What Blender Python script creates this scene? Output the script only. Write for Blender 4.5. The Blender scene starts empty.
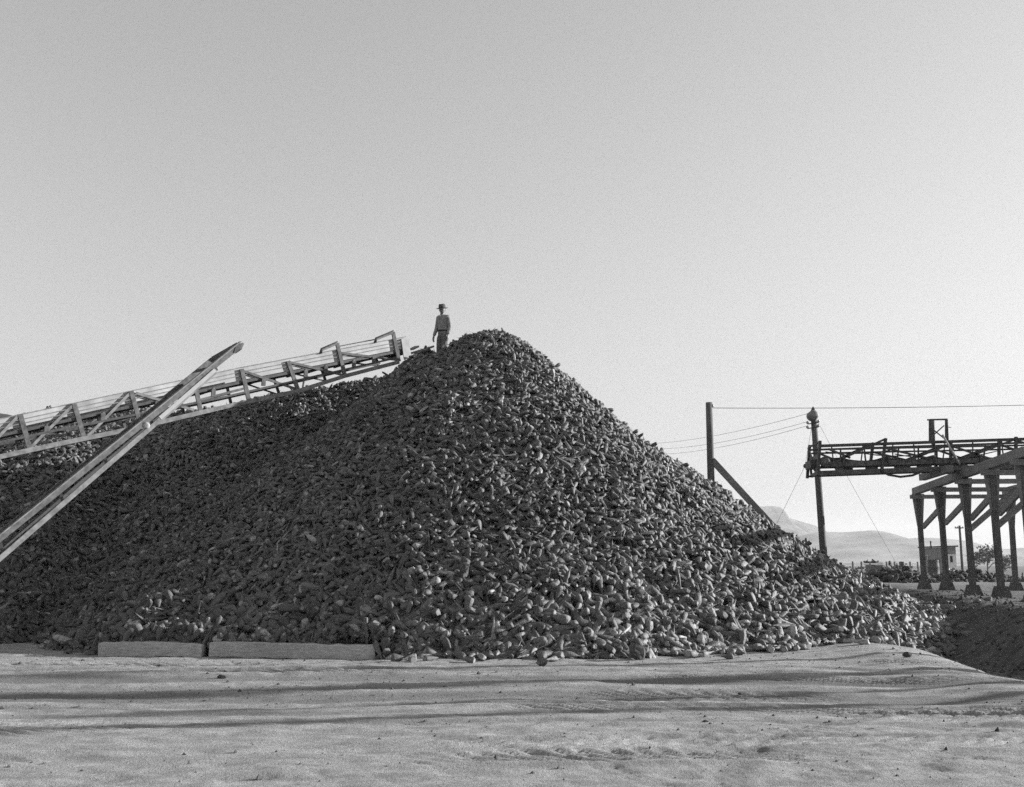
import bpy, math, random
import numpy as np
from mathutils import Vector, Matrix

R = math.radians
scene = bpy.context.scene
col = scene.collection
rng = np.random.default_rng(11)
random.seed(5)

# ------------------------------------------------------------------ camera
F = 1050.0
PITCH = R(9.28)
CAM_Z = 1.6
CP, SP = math.cos(PITCH), math.sin(PITCH)
cam_data = bpy.data.cameras.new('camera')
cam_data.sensor_width = 36.0
cam_data.lens = 36.0 * F / 1024.0
cam_data.clip_start = 0.1
cam_data.clip_end = 30000.0
cam = bpy.data.objects.new('camera', cam_data)
col.objects.link(cam)
cam.location = (0, 0, CAM_Z)
cam.rotation_euler = (R(90) + PITCH, 0, 0)
scene.camera = cam


def at(px, py, Y):
    """the point of the place seen at a pixel of the photograph, Y metres in front of the camera"""
    u = (px - 512.0) / F
    v = (393.5 - py) / F
    k = Y / (CP - v * SP)
    return np.array((u * k, Y, CAM_Z + (SP + v * CP) * k))


def project(P):
    x, y, z = P[:, 0], P[:, 1], P[:, 2] - CAM_Z
    f = y * CP + z * SP
    up = -y * SP + z * CP
    return 512 + F * x / f, 393.5 - F * up / f, f


# ------------------------------------------------------------------ noise
def _hash(ix, iy, seed):
    h = (ix.astype(np.int64) * 374761393 + iy.astype(np.int64) * 668265263 + seed * 974711) & 0x7fffffff
    h = ((h ^ (h >> 13)) * 1274126177) & 0x7fffffff
    h = h ^ (h >> 16)
    return (h & 0xffff) / 65535.0


def vnoise(x, y, seed=0):
    x = np.asarray(x, float); y = np.asarray(y, float)
    ix, iy = np.floor(x), np.floor(y)
    fx, fy = x - ix, y - iy
    fx = fx * fx * (3 - 2 * fx); fy = fy * fy * (3 - 2 * fy)
    a = _hash(ix, iy, seed); b = _hash(ix + 1, iy, seed)
    c = _hash(ix, iy + 1, seed); d = _hash(ix + 1, iy + 1, seed)
    return (a * (1 - fx) + b * fx) * (1 - fy) + (c * (1 - fx) + d * fx) * fy - 0.5


def fbm(x, y, seed=0, octaves=4):
    s, a = 0, 1.0
    for k in range(octaves):
        s = s + a * vnoise(x * 2 ** k, y * 2 ** k, seed + 17 * k)
        a *= 0.5
    return s


def sstep(a, b, x):
    t = np.clip((x - a) / (b - a), 0, 1)
    return t * t * (3 - 2 * t)


# ------------------------------------------------------------------ objects
def tag(o, label=None, cat=None, group=None, kind=None):
    if label: o['label'] = label
    if cat: o['category'] = cat
    if group: o['group'] = group
    if kind: o['kind'] = kind
    return o


def empty(name, loc, label, cat, group=None):
    o = bpy.data.objects.new(name, None)
    o.empty_display_size = 0.2
    col.objects.link(o)
    o.location = tuple(float(v) for v in loc)
    return tag(o, label, cat, group)


def world_loc(o):
    p = np.zeros(3)
    while o is not None:
        p = p + np.array(o.location)
        o = o.parent
    return p


class MB:
    """collects shapes in world coordinates and links them as ONE mesh object"""
    def __init__(self):
        self.v, self.f, self.s, self.m = [], [], [], []

    def add(self, verts, faces, smooth=False, mi=0):
        n = len(self.v)
        self.v += [tuple(float(c) for c in p) for p in verts]
        self.f += [tuple(n + i for i in f) for f in faces]
        self.s += [smooth] * len(faces)
        self.m += [mi] * len(faces)
        return self

    def beam(self, p, q, w, h, up=(0, 0, 1), taper=1.0, mi=0):
        p, q = np.array(p, float), np.array(q, float)
        d = q - p; d /= np.linalg.norm(d)
        up = np.array(up, float)
        if abs(np.dot(d, up)) > 0.98:
            up = np.array((0, 1, 0.0))
        s = np.cross(d, up); s /= np.linalg.norm(s)
        t = np.cross(s, d)
        vs = []
        b = min(w, h) * 0.07
        for e, k, inset in ((p, 1.0, b), (p + d * b, 1.0, 0), (q - d * b, taper, 0), (q, taper, b)):
            W, H = w * k / 2 - inset, h * k / 2 - inset
            for a, c in ((-1, -1), (1, -1), (1, 1), (-1, 1)):
                vs.append(e + s * a * W + t * c * H)
        fs = [(3, 2, 1, 0), (12, 13, 14, 15)]
        for r in range(3):
            for i in range(4):
                j = (i + 1) % 4
                fs.append((r * 4 + i, r * 4 + j, r * 4 + 4 + j, r * 4 + 4 + i))
        return self.add(vs, fs, False, mi)

    def box(self, c, size, rz=0.0, mi=0):
        c = np.array(c, float)
        d = np.array((math.cos(rz), math.sin(rz), 0)) * size[0] / 2
        return self.beam(c - d, c + d, size[1], size[2], mi=mi)

    def tube(self, pts, r, n=8, smooth=True, caps=True, mi=0):
        pts = [np.array(p, float) for p in pts]
        rs = r if isinstance(r, (list, tuple)) else [r] * len(pts)
        vs, fs = [], []
        d0 = pts[1] - pts[0]; d0 /= np.linalg.norm(d0)
        ref = np.array((0, 0, 1.0)) if abs(d0[2]) < 0.9 else np.array((1.0, 0, 0))
        for i, p in enumerate(pts):
            d = pts[min(i + 1, len(pts) - 1)] - pts[max(i - 1, 0)]
            d /= max(np.linalg.norm(d), 1e-9)
            s = np.cross(d, ref); s /= max(np.linalg.norm(s), 1e-9)
            t = np.cross(s, d)
            for k in range(n):
                a = 2 * math.pi * k / n
                vs.append(p + rs[i] * (math.cos(a) * s + math.sin(a) * t))
        for i in range(len(pts) - 1):
            for k in range(n):
                j = (k + 1) % n
                fs.append((i * n + k, i * n + j, i * n + n + j, i * n + n + k))
        if caps:
            fs.append(tuple(range(n - 1, -1, -1)))
            fs.append(tuple((len(pts) - 1) * n + k for k in range(n)))
        return self.add(vs, fs, smooth, mi)

    def prism(self, poly, axis, mi=0):
        """a polygon (world points) pushed along a vector"""
        n = len(poly)
        a = [np.array(p, float) for p in poly]
        b = [p + np.array(axis, float) for p in a]
        fs = [tuple(range(n - 1, -1, -1)), tuple(range(n, 2 * n))]
        fs += [(i, (i + 1) % n, n + (i + 1) % n, n + i) for i in range(n)]
        return self.add(a + b, fs, False, mi)

    def lathe(self, base, prof, n=16, axis=(0, 0, 1), smooth=True, mi=0):
        base = np.array(base, float); axis = np.array(axis, float); axis /= np.linalg.norm(axis)
        pts = [base + axis * z for _, z in prof]
        ref = np.array((0, 0, 1.0)) if abs(axis[2]) < 0.9 else np.array((1.0, 0, 0))
        s = np.cross(axis, ref); s /= np.linalg.norm(s); t = np.cross(s, axis)
        vs, fs = [], []
        for p, (r, _) in zip(pts, prof):
            for k in range(n):
                a = 2 * math.pi * k / n
                vs.append(p + r * (math.cos(a) * s + math.sin(a) * t))
        for i in range(len(pts) - 1):
            for k in range(n):
                j = (k + 1) % n
                fs.append((i * n + k, i * n + j, i * n + n + j, i * n + n + k))
        fs.append(tuple(range(n - 1, -1, -1)))
        fs.append(tuple((len(pts) - 1) * n + k for k in range(n)))
        return self.add(vs, fs, smooth, mi)

    def build(self, name, mat, parent=None, origin=None):
        me = bpy.data.meshes.new(name)
        o = bpy.data.objects.new(name, me)
        col.objects.link(o)
        if parent is not None:
            o.parent = parent
            org = world_loc(parent)
        elif origin is not None:
            o.location = tuple(float(v) for v in origin)
            org = np.array(origin, float)
        else:
            vv = np.array(self.v)
            org = np.array((vv[:, 0].mean(), vv[:, 1].mean(), vv[:, 2].min()))
            o.location = tuple(org)
        me.from_pydata([tuple(np.array(p) - org) for p in self.v], [], self.f)
        for k in (mat if isinstance(mat, (list, tuple)) else [mat]):
            me.materials.append(k)
        me.polygons.foreach_set('use_smooth', self.s)
        me.polygons.foreach_set('material_index', self.m)
        me.update()
        return o


def np_mesh(name, V, quads=None, tris=None, mats=(), smooth=None, mi=None, attrs=None):
    """one mesh from numpy arrays"""
    nq = 0 if quads is None else len(quads)
    nt = 0 if tris is None else len(tris)
    me = bpy.data.meshes.new(name)
    me.vertices.add(len(V)); me.vertices.foreach_set('co', np.asarray(V, np.float32).ravel())
    loops = np.concatenate([a.ravel() for a in (quads, tris) if a is not None]).astype(np.int32)
    me.loops.add(len(loops)); me.loops.foreach_set('vertex_index', loops)
    tot = np.concatenate([np.full(nq, 4), np.full(nt, 3)]).astype(np.int32)
    start = np.concatenate([[0], np.cumsum(tot)[:-1]]).astype(np.int32)
    me.polygons.add(nq + nt)
    me.polygons.foreach_set('loop_start', start)
    me.polygons.foreach_set('loop_total', tot)
    for m in mats: me.materials.append(m)
    if mi is not None: me.polygons.foreach_set('material_index', np.asarray(mi, np.int32))
    me.polygons.foreach_set('use_smooth', np.ones(nq + nt, bool) if smooth is None else smooth)
    for k, a in (attrs or {}).items():
        at_ = me.attributes.new(k, 'FLOAT', 'POINT')
        at_.data.foreach_set('value', np.asarray(a, np.float32))
    me.update(calc_edges=True)
    me.validate()
    return me


# ------------------------------------------------------------------ materials (a black and white world: every colour is a grey)
class NT:
    def __init__(self, name):
        self.mat = bpy.data.materials.new(name)
        self.mat.use_nodes = True
        self.t = self.mat.node_tree
        self.b = self.t.nodes['Principled BSDF']
        self.b.inputs['Specular IOR Level'].default_value = 0.3

    def n(self, kind, **kw):
        o = self.t.nodes.new(kind)
        for k, v in kw.items():
            setattr(o, k, v)
        return o

    def link(self, a, b): self.t.links.new(a, b)

    def noise(self, scale, detail=4.0, rough=0.6, vec=None, dist=0.0):
        o = self.t.nodes.new('ShaderNodeTexNoise')
        o.inputs['Scale'].default_value = scale
        o.inputs['Detail'].default_value = detail
        o.inputs['Roughness'].default_value = rough
        o.inputs['Distortion'].default_value = dist
        if vec is not None: self.link(vec, o.inputs['Vector'])
        return o.outputs['Fac']

    def ramp(self, fac, stops):
        o = self.t.nodes.new('ShaderNodeValToRGB')
        e = o.color_ramp.elements
        while len(e) < len(stops): e.new(0.5)
        for k, (p, g) in enumerate(stops):
            e[k].position = p; e[k].color = (g, g, g, 1)
        self.link(fac, o.inputs['Fac'])
        return o.outputs['Color']

    def math(self, op, a, b=None, c=None):
        o = self.t.nodes.new('ShaderNodeMath'); o.operation = op
        for k, x in enumerate((a, b, c)):
            if x is None: continue
            if isinstance(x, (int, float)): o.inputs[k].default_value = x
            else: self.link(x, o.inputs[k])
        return o.outputs[0]

    def mix(self, fac, a, b, mode='MIX'):
        o = self.t.nodes.new('ShaderNodeMix'); o.data_type = 'RGBA'; o.blend_type = mode
        for k, x in ((0, fac), (6, a), (7, b)):
            if isinstance(x, (int, float)): o.inputs[k].default_value = x if k == 0 else (x, x, x, 1)
            else: self.link(x, o.inputs[k])
        return o.outputs[2]

    def coord(self, which='Object', scale=(1, 1, 1)):
        c = self.t.nodes.new('ShaderNodeTexCoord')
        m = self.t.nodes.new('ShaderNodeMapping')
        m.inputs['Scale'].default_value = scale
        self.link(c.outputs[which], m.inputs['Vector'])
        return m.outputs['Vector']

    def attr(self, name):
        o = self.t.nodes.new('ShaderNodeAttribute'); o.attribute_name = name
        return o.outputs['Fac']

    def bump(self, h, strength=0.5, dist=0.02):
        o = self.t.nodes.new('ShaderNodeBump')
        o.inputs['Strength'].default_value = strength
        o.inputs['Distance'].default_value = dist
        self.link(h, o.inputs['Height'])
        self.link(o.outputs['Normal'], self.b.inputs['Normal'])

    def done(self, color, rough=0.9, metal=0.0):
        if isinstance(color, (int, float)): self.b.inputs['Base Color'].default_value = (color,) * 3 + (1,)
        else: self.link(color, self.b.inputs['Base Color'])
        self.b.inputs['Roughness'].default_value = rough
        self.b.inputs['Metallic'].default_value = metal
        return self.mat


def wood(name, lo, hi, grain=(1, 1, 1), rough=0.85, scale=6):
    m = NT(name)
    v = m.coord('Object', grain)
    n1 = m.noise(scale, 6, 0.65, v, 0.4)
    n2 = m.noise(1.3, 3, 0.5, m.coord('Object'))
    c = m.ramp(n1, [(0.3, lo), (0.7, hi)])
    c = m.mix(0.55, c, m.ramp(n2, [(0.3, 0.55), (0.7, 1.1)]), 'MULTIPLY')
    m.bump(n1, 0.4, 0.01)
    return m.done(c, rough)


def plain(name, g, var=0.3, scale=8, rough=0.7, metal=0.0, bump=0.2):
    m = NT(name)
    n = m.noise(scale, 5, 0.6, m.coord('Object'))
    c = m.ramp(n, [(0.3, g * (1 - var)), (0.7, g * (1 + var))])
    m.bump(n, bump, 0.01)
    return m.done(c, rough, metal)


M = {}
M['timber'] = wood('weathered_timber', 0.09, 0.26, (1, 6, 6))
M['post_wood'] = wood('creosoted_wood', 0.07, 0.16, (6, 6, 0.6))
M['beam_wood'] = wood('rough_sawn_wood', 0.13, 0.3, (0.8, 6, 6))
M['kerb_wood'] = wood('old_grey_timber', 0.28, 0.56, (0.7, 7, 7))
M['steel'] = plain('dark_painted_steel', 0.06, 0.4, 12, 0.55)
M['rust'] = plain('rusty_steel', 0.1, 0.5, 9, 0.75)
M['grey_steel'] = plain('worn_grey_steel', 0.17, 0.45, 7, 0.6)
M['pale_metal'] = plain('pale_painted_sheet', 0.36, 0.3, 2.2, 0.65)
M['rubber'] = plain('belt_rubber', 0.05, 0.3, 10, 0.8)
M['concrete'] = plain('footing_concrete', 0.09, 0.35, 5, 0.95)
M['wire'] = plain('wire_metal', 0.12, 0.1, 5, 0.6)
M['ceramic'] = plain('glazed_insulator', 0.35, 0.1, 5, 0.3)
M['clod'] = plain('dark_soil_clod', 0.07, 0.5, 14, 1.0, 0, 0.8)

# sugar beet skin: tone is each beet's own grey, dirt clings in blotches
m = NT('beet_skin')
tone = m.attr('tone')
n1 = m.noise(16, 5, 0.65, m.coord('Object'), 0.3)
n2 = m.noise(55, 3, 0.6, m.coord('Object'))
skin = m.ramp(tone, [(0.0, 0.04), (0.45, 0.094), (0.8, 0.17), (1.0, 0.38)])
skin = m.mix(m.ramp(n1, [(0.46, 0.0), (0.66, 0.75)]), skin, 0.045)
m.bump(m.math('ADD', n1, m.math('MULTIPLY', n2, 0.7)), 0.9, 0.016)
m.b.inputs['Specular IOR Level'].default_value = 0.45
M['beet'] = m.done(skin, 0.57)
m = NT('beet_cut_flesh')
tone = m.attr('tone')
n1 = m.noise(30, 4, 0.6, m.coord('Object'))
c = m.mix(m.ramp(n1, [(0.4, 0.0), (0.7, 0.7)]), m.ramp(tone, [(0.0, 0.10), (1.0, 0.42)]), 0.09)
m.bump(n1, 0.4, 0.008)
M['beet_cut'] = m.done(c, 0.7)
M['heap_soil'] = plain('heap_dirt', 0.06, 0.4, 6, 1.0)
# ------------------------------------------------------------------ light, sky, air
SUN_EL, SUN_AZ = R(16.5), R(12.5)          # azimuth: beyond due right (+X) towards +Y
S = Vector((math.cos(SUN_AZ) * math.cos(SUN_EL), math.sin(SUN_AZ) * math.cos(SUN_EL), math.sin(SUN_EL)))
sun_d = bpy.data.lights.new('sun', 'SUN')
sun_d.energy = 5.0
sun_d.angle = R(0.5)
sun_d.color = (1.0, 1.0, 1.0)
sun = bpy.data.objects.new('sun', sun_d)
col.objects.link(sun)
sun.rotation_euler = S.to_track_quat('Z', 'Y').to_euler()
sun.location = S * 100

world = bpy.data.worlds.new('World')
scene.world = world
world.use_nodes = True
wt = world.node_tree
bg = wt.nodes['Background']
sky = wt.nodes.new('ShaderNodeTexSky')
sky.sky_type = 'NISHITA'
sky.sun_disc = False
sky.sun_elevation = SUN_EL
sky.sun_rotation = R(90) - SUN_AZ
sky.air_density = 1.7
sky.dust_density = 0.3
sky.ozone_density = 1.0
bw = wt.nodes.new('ShaderNodeSeparateColor')     # black and white film, more sensitive to blue light
wt.links.new(sky.outputs['Color'], bw.inputs['Color'])
mixb = wt.nodes.new('ShaderNodeMath'); mixb.operation = 'MULTIPLY'; mixb.inputs[1].default_value = 0.65
mixg = wt.nodes.new('ShaderNodeMath'); mixg.operation = 'MULTIPLY_ADD'; mixg.inputs[1].default_value = 0.35
wt.links.new(bw.outputs['Blue'], mixb.inputs[0])
wt.links.new(bw.outputs['Green'], mixg.inputs[0])
wt.links.new(mixb.outputs[0], mixg.inputs[2])
wt.links.new(mixg.outputs[0], bg.inputs['Color'])
bg.inputs['Strength'].default_value = 0.073

vs = scene.view_settings
scene.display_settings.display_device = 'sRGB'
vs.view_transform = 'Standard'
vs.look = 'None'
vs.exposure = 1.15
vs.gamma = 1.0
vs.use_curve_mapping = False
scene.render.engine = 'CYCLES'
scene.cycles.max_bounces = 5
scene.cycles.diffuse_bounces = 3
scene.cycles.volume_bounces = 0
scene.cycles.use_denoising = False
scene.cycles.use_adaptive_sampling = True
scene.cycles.adaptive_threshold = 0.02

# ------------------------------------------------------------------ ground
BENCH = 0.75


def bench_edge(y):
    return np.where(y < 25, 11.2 - (25 - y) * 0.1, 11.2 + (y - 25) * 0.235)


def track_shade_value(x, y):
    """wheel tracks along the road, the wide ones doubling as painted shadow bands, bending towards the viewer on the right"""
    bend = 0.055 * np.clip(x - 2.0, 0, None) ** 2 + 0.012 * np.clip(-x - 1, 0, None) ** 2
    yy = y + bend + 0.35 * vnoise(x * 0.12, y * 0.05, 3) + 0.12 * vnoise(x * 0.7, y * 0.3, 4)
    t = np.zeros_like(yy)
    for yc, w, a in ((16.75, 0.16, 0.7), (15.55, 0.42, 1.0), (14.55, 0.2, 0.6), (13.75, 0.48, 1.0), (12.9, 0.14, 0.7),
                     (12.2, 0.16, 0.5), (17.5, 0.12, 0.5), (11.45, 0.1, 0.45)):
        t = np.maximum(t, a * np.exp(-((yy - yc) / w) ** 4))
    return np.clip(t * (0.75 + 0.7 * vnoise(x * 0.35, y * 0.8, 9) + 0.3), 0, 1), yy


def arc_value(x, y):
    t = np.zeros_like(x); g = np.zeros_like(x)
    for cx, cy, r, w, a in ((7.5, 7.0, 6.0, 0.14, 0.8), (7.5, 7.0, 4.5, 0.14, 0.8), (-3.5, 6.0, 6.6, 0.13, 0.6), (-3.5, 6.0, 5.1, 0.13, 0.6),
                            (9.5, 14.5, 7.4, 0.12, 0.5), (12.0, 4.0, 8.8, 0.14, 0.6), (1.5, 3.0, 7.2, 0.12, 0.4), (4, 16.5, 6.2, 0.12, 0.5)):
        d = np.hypot(x - cx, y - cy) - r
        k = a * np.exp(-(d / w) ** 4)
        ang = np.arctan2(y - cy, x - cx) * r
        g = g + k * 0.5 * (np.sin((ang + d * 2.0) * 26) > 0.1)
        t = np.maximum(t, k)
    msk = sstep(12.6, 11.6, y) * np.clip(0.55 + 1.6 * vnoise(x * 0.8, y * 0.8, 21), 0, 1)
    return t * msk, g * msk


def ground_z(x, y, fine=True):
    x = np.asarray(x, float); y = np.asarray(y, float)
    near = sstep(40, 26, np.abs(y - 14)) * sstep(40, 20, np.abs(x))
    z = 0.10 * fbm(x * 0.22, y * 0.3, 1, 3) * near
    # the sandy road drops off on the right, then a bank climbs to the bench the trestle stands on
    edge = 7.3 + 0.35 * vnoise(y * 0.5, x * 0.0, 5) + 0.05 * (y - 18)
    road = sstep(26.5, 23.5, y)
    z = z + 0.10 * np.exp(-((x - edge + 0.8) / 0.8) ** 2) * road
    z = z - 0.42 * sstep(edge - 0.1, edge + 1.5, x) * sstep(7.0, 11.0, y)
    be = bench_edge(y)
    up = sstep(be - 2.6, be, x + 0.3 * vnoise(x * 0.6, y * 0.6, 8))
    z = z + (BENCH + 0.42) * up
    far = sstep(45, 60, y)
    z = z * (1 - far) + (BENCH + 0.12 * fbm(x * 0.02, y * 0.02, 6, 3)) * far
    soil = np.clip(sstep(edge + 0.3, edge + 1.2, x) * (1 - 0.12 * sstep(be - 0.2, be + 0.5, x)), 0, 1) * (1 - far)
    soil = np.maximum(soil, sstep(30, 36, y) * (1 - far) * 0.8)
    if not fine:
        return z
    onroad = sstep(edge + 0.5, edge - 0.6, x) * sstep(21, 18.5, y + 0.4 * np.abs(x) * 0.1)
    t, yy = track_shade_value(x, y)
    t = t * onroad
    a, g = arc_value(x, y)
    a = a * onroad; g = g * onroad
    loose = 1 - np.clip(t, 0, 1)
    z = z - 0.035 * t - 0.022 * a + 0.018 * g
    z = z + 0.018 * fbm(x * 1.1, y * 2.6, 31, 3) * onroad
    z = z + 0.020 * fbm(x * 3.0 + 0.6 * y, y * 5.0, 33, 4) * (0.25 + 0.75 * loose) * np.where(soil > 0.3, 2.2, 1.0) * near
    # tyre lanes: a pressed strip with oblique lugs, clear in some stretches and trodden out in others
    lug = np.zeros_like(z)
    for k, (yc, sg) in enumerate(((16.2, 1), (15.0, -1), (14.1, 1), (13.25, -1), (12.55, 1), (11.75, -1), (11.0, 1), (10.2, -1), (9.3, 1), (17.9, 1))):
        wob = 0.5 * vnoise(x * 0.10 + k * 7.3, 0 * x, 60 + k) + 0.03 * (k - 4) * x * 0.6
        d = yy - yc - wob
        m_ = np.exp(-(d / 0.3) ** 6) * sstep(-0.12, 0.12, vnoise(x * 0.3 + k * 3.1, yy * 0.4, 80 + k)) * onroad
        ph = (x * 1.0 + sg * d * 1.3) * 2 * math.pi / 0.24
        lug = np.maximum(lug, m_ * (np.sin(ph) > 0.15))
        z = z - 0.022 * m_ + 0.028 * m_ * sstep(-0.1, 0.4, np.sin(ph))
        z = z + 0.024 * np.exp(-((np.abs(d) - 0.38) / 0.07) ** 2) * sstep(-0.12, 0.12, vnoise(x * 0.3 + k * 3.1, yy * 0.4, 80 + k)) * onroad
    # turning wheels have dragged the sand in oblique strokes across the lower road
    for sl, sd, kx in ((0.45, 95, 3.4), (-0.7, 97, 4.2), (1.3, 99, 3.8)):
        u_ = x + sl * y
        st = np.abs(fbm(u_ * kx, y * 0.8 - u_ * 0.2, sd, 3))
        z = z - 0.013 * np.clip(0.10 - st, 0, None) / 0.10 * sstep(0.0, 0.22, vnoise(x * 0.35, y * 0.4, sd + 1)) * (0.35 + 0.65 * sstep(13.8, 12.2, y)) * onroad
    # scuffs and small heaped lumps
    z = z + 0.025 * np.clip(fbm(x * 1.7, y * 2.4, 91, 4) - 0.22, 0, None) * onroad
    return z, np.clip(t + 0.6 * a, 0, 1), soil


def spaced(lo, hi, step, far_lo, far_hi, growth=1.22):
    core = np.arange(lo, hi + 1e-6, step)
    a, s, p = [], step, lo
    while p > far_lo:
        s *= growth; p -= s; a.append(p)
    b, s, p = [], step, hi
    while p < far_hi:
        s *= growth; p += s; b.append(p)
    return np.array(a[::-1] + list(core) + b)


gx = spaced(-9.5, 13.0, 0.045, -9000, 9000)
gy = spaced(7.6, 24.5, 0.032, -3000, 9000)
GX, GY = np.meshgrid(gx, gy, indexing='ij')
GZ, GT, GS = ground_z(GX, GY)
nx, ny = GX.shape
idx = np.arange(nx * ny).reshape(nx, ny)
quads = np.stack([idx[:-1, :-1], idx[1:, :-1], idx[1:, 1:], idx[:-1, 1:]], -1).reshape(-1, 4)

m = NT('sandy_ground')
pos = m.n('ShaderNodeNewGeometry').outputs['Position']
tr, so = m.attr('track_shade'), m.attr('soil')
n1 = m.noise(3.0, 6, 0.65, pos)
n2 = m.noise(26, 4, 0.7, pos)
mp = m.t.nodes.new('ShaderNodeMapping'); mp.inputs['Scale'].default_value = (0.5, 3.2, 1)
m.link(pos, mp.inputs['Vector'])
n3 = m.noise(1.4, 5, 0.6, mp.outputs['Vector'])
c = m.ramp(n1, [(0.3, 0.225), (0.7, 0.365)])
c = m.mix(0.8, c, m.ramp(n3, [(0.35, 0.72), (0.65, 1.12)]), 'MULTIPLY')
c = m.mix(0.7, c, m.ramp(n2, [(0.3, 0.7), (0.6, 1.08)]), 'MULTIPLY')
c = m.mix(m.math('MULTIPLY', tr, 0.75), c, m.ramp(n2, [(0.3, 0.09), (0.7, 0.145)]))  # darker packed tracks; the wide ones also paint in broad cast shadows
c = m.mix(so, c, m.ramp(n1, [(0.35, 0.05), (0.7, 0.13)]))
sep = m.t.nodes.new('ShaderNodeSeparateXYZ'); m.link(pos, sep.inputs[0])
farf = m.t.nodes.new('ShaderNodeMapRange'); farf.inputs[1].default_value = 38; farf.inputs[2].default_value = 60
m.link(sep.outputs['Y'], farf.inputs[0])
field = m.ramp(m.noise(0.08, 6, 0.65, pos), [(0.35, 0.08), (0.65, 0.2)])
c = m.mix(farf.outputs[0], c, field)
n4 = m.noise(85, 3, 0.7, pos)
m.bump(m.math('ADD', m.math('ADD', n2, m.math('MULTIPLY', n4, 0.7)), m.math('MULTIPLY', n1, 0.6)), 0.8, 0.022)
M['ground'] = m.done(c, 0.95)
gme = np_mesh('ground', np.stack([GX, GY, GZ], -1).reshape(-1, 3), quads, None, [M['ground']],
              attrs={'track_shade': GT.ravel(), 'soil': GS.ravel()})
ground = bpy.data.objects.new('ground', gme)
col.objects.link(ground)
tag(ground, 'pale sandy road and yard with wheel tracks in front of the beet heap', None, None, 'structure')

# ------------------------------------------------------------------ the heap
def cone(x, y, cx, cy, h, m, c):
    r = np.hypot(x - cx, y - cy)
    return h + c - np.sqrt((m * r) ** 2 + c * c)


def pile_z(x, y, lumps=True):
    x = np.asarray(x, float); y = np.asarray(y, float)
    az = np.arctan2(x + 0.66, 30.2 - y)                      # 0 in front, + to the right
    r = np.hypot(x + 0.66, y - 30.2)
    front = 8.33 + 0.55 - np.sqrt((0.757 * r) ** 2 + 0.55 ** 2)
    side = np.interp(r, (0, .5, 1.1, 1.9, 3.95, 5.85, 7.4, 9.45, 11.1, 12.2, 13.2, 20), (8.33, 8.2, 7.8, 7.1, 5.4, 3.98, 2.8, 1.5, .68, .32, .02, -4.0))
    w = sstep(0.4, 1.3, np.abs(az)) * (az > 0)
    a = front * (1 - w) + side * w
    b = cone(x, y, -2.5, 29.95, 7.78, 0.95, 0.25)
    toe = 23.2 + 0.35 * vnoise(x * 0.25, 0 * x, 7)
    rise = 0.76 * (y - toe)
    west = np.clip(-9.7 - x, 0, 12)
    crest_y = 32.2 + 1.15 * west
    crest = 6.3 + 0.165 * west + 0.19 * np.clip(x + 9.7, 0, 7)
    gentle = crest - (0.76 - 0.46 * sstep(0.0, 3.5, west)) * (crest_y - y)
    back = crest - 0.7 * np.clip(y - crest_y - 1.0, 0, None)
    rd = np.minimum(np.minimum(rise, gentle), back)
    rd = np.minimum(rd, crest)
    rd = rd - 0.72 * np.clip(x + 2.5, 0, None)
    k = 0.18
    z = np.maximum(np.maximum(a, b), rd)
    # the low apron held back by the two kerb timbers
    yk = 19.09 - 0.09 * np.clip(x + 2.4, -6, 0)
    ap = np.minimum(0.17 + 0.62 * (y - yk), 0.85) - 0.5 * np.clip(-7.0 - x, 0, None) - 0.3 * np.clip(x + 2.6, 0, None)
    z = np.where(y < yk, np.where((x > -7.6) & (x < -2.3), -1.0, z), np.maximum(z, ap))
    for q in (np.minimum(a, rd),):
        d = np.abs(a - rd)
        z = z + np.where(d < k * 4, 0.25 * k * (1 - np.clip(d / (k * 4), 0, 1)) ** 2, 0)
    if lumps:
        z = z + 0.22 * fbm(x * 0.55, y * 0.55, 13, 3) + 0.10 * fbm(x * 1.9, y * 1.9, 14, 2)
    return z


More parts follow.
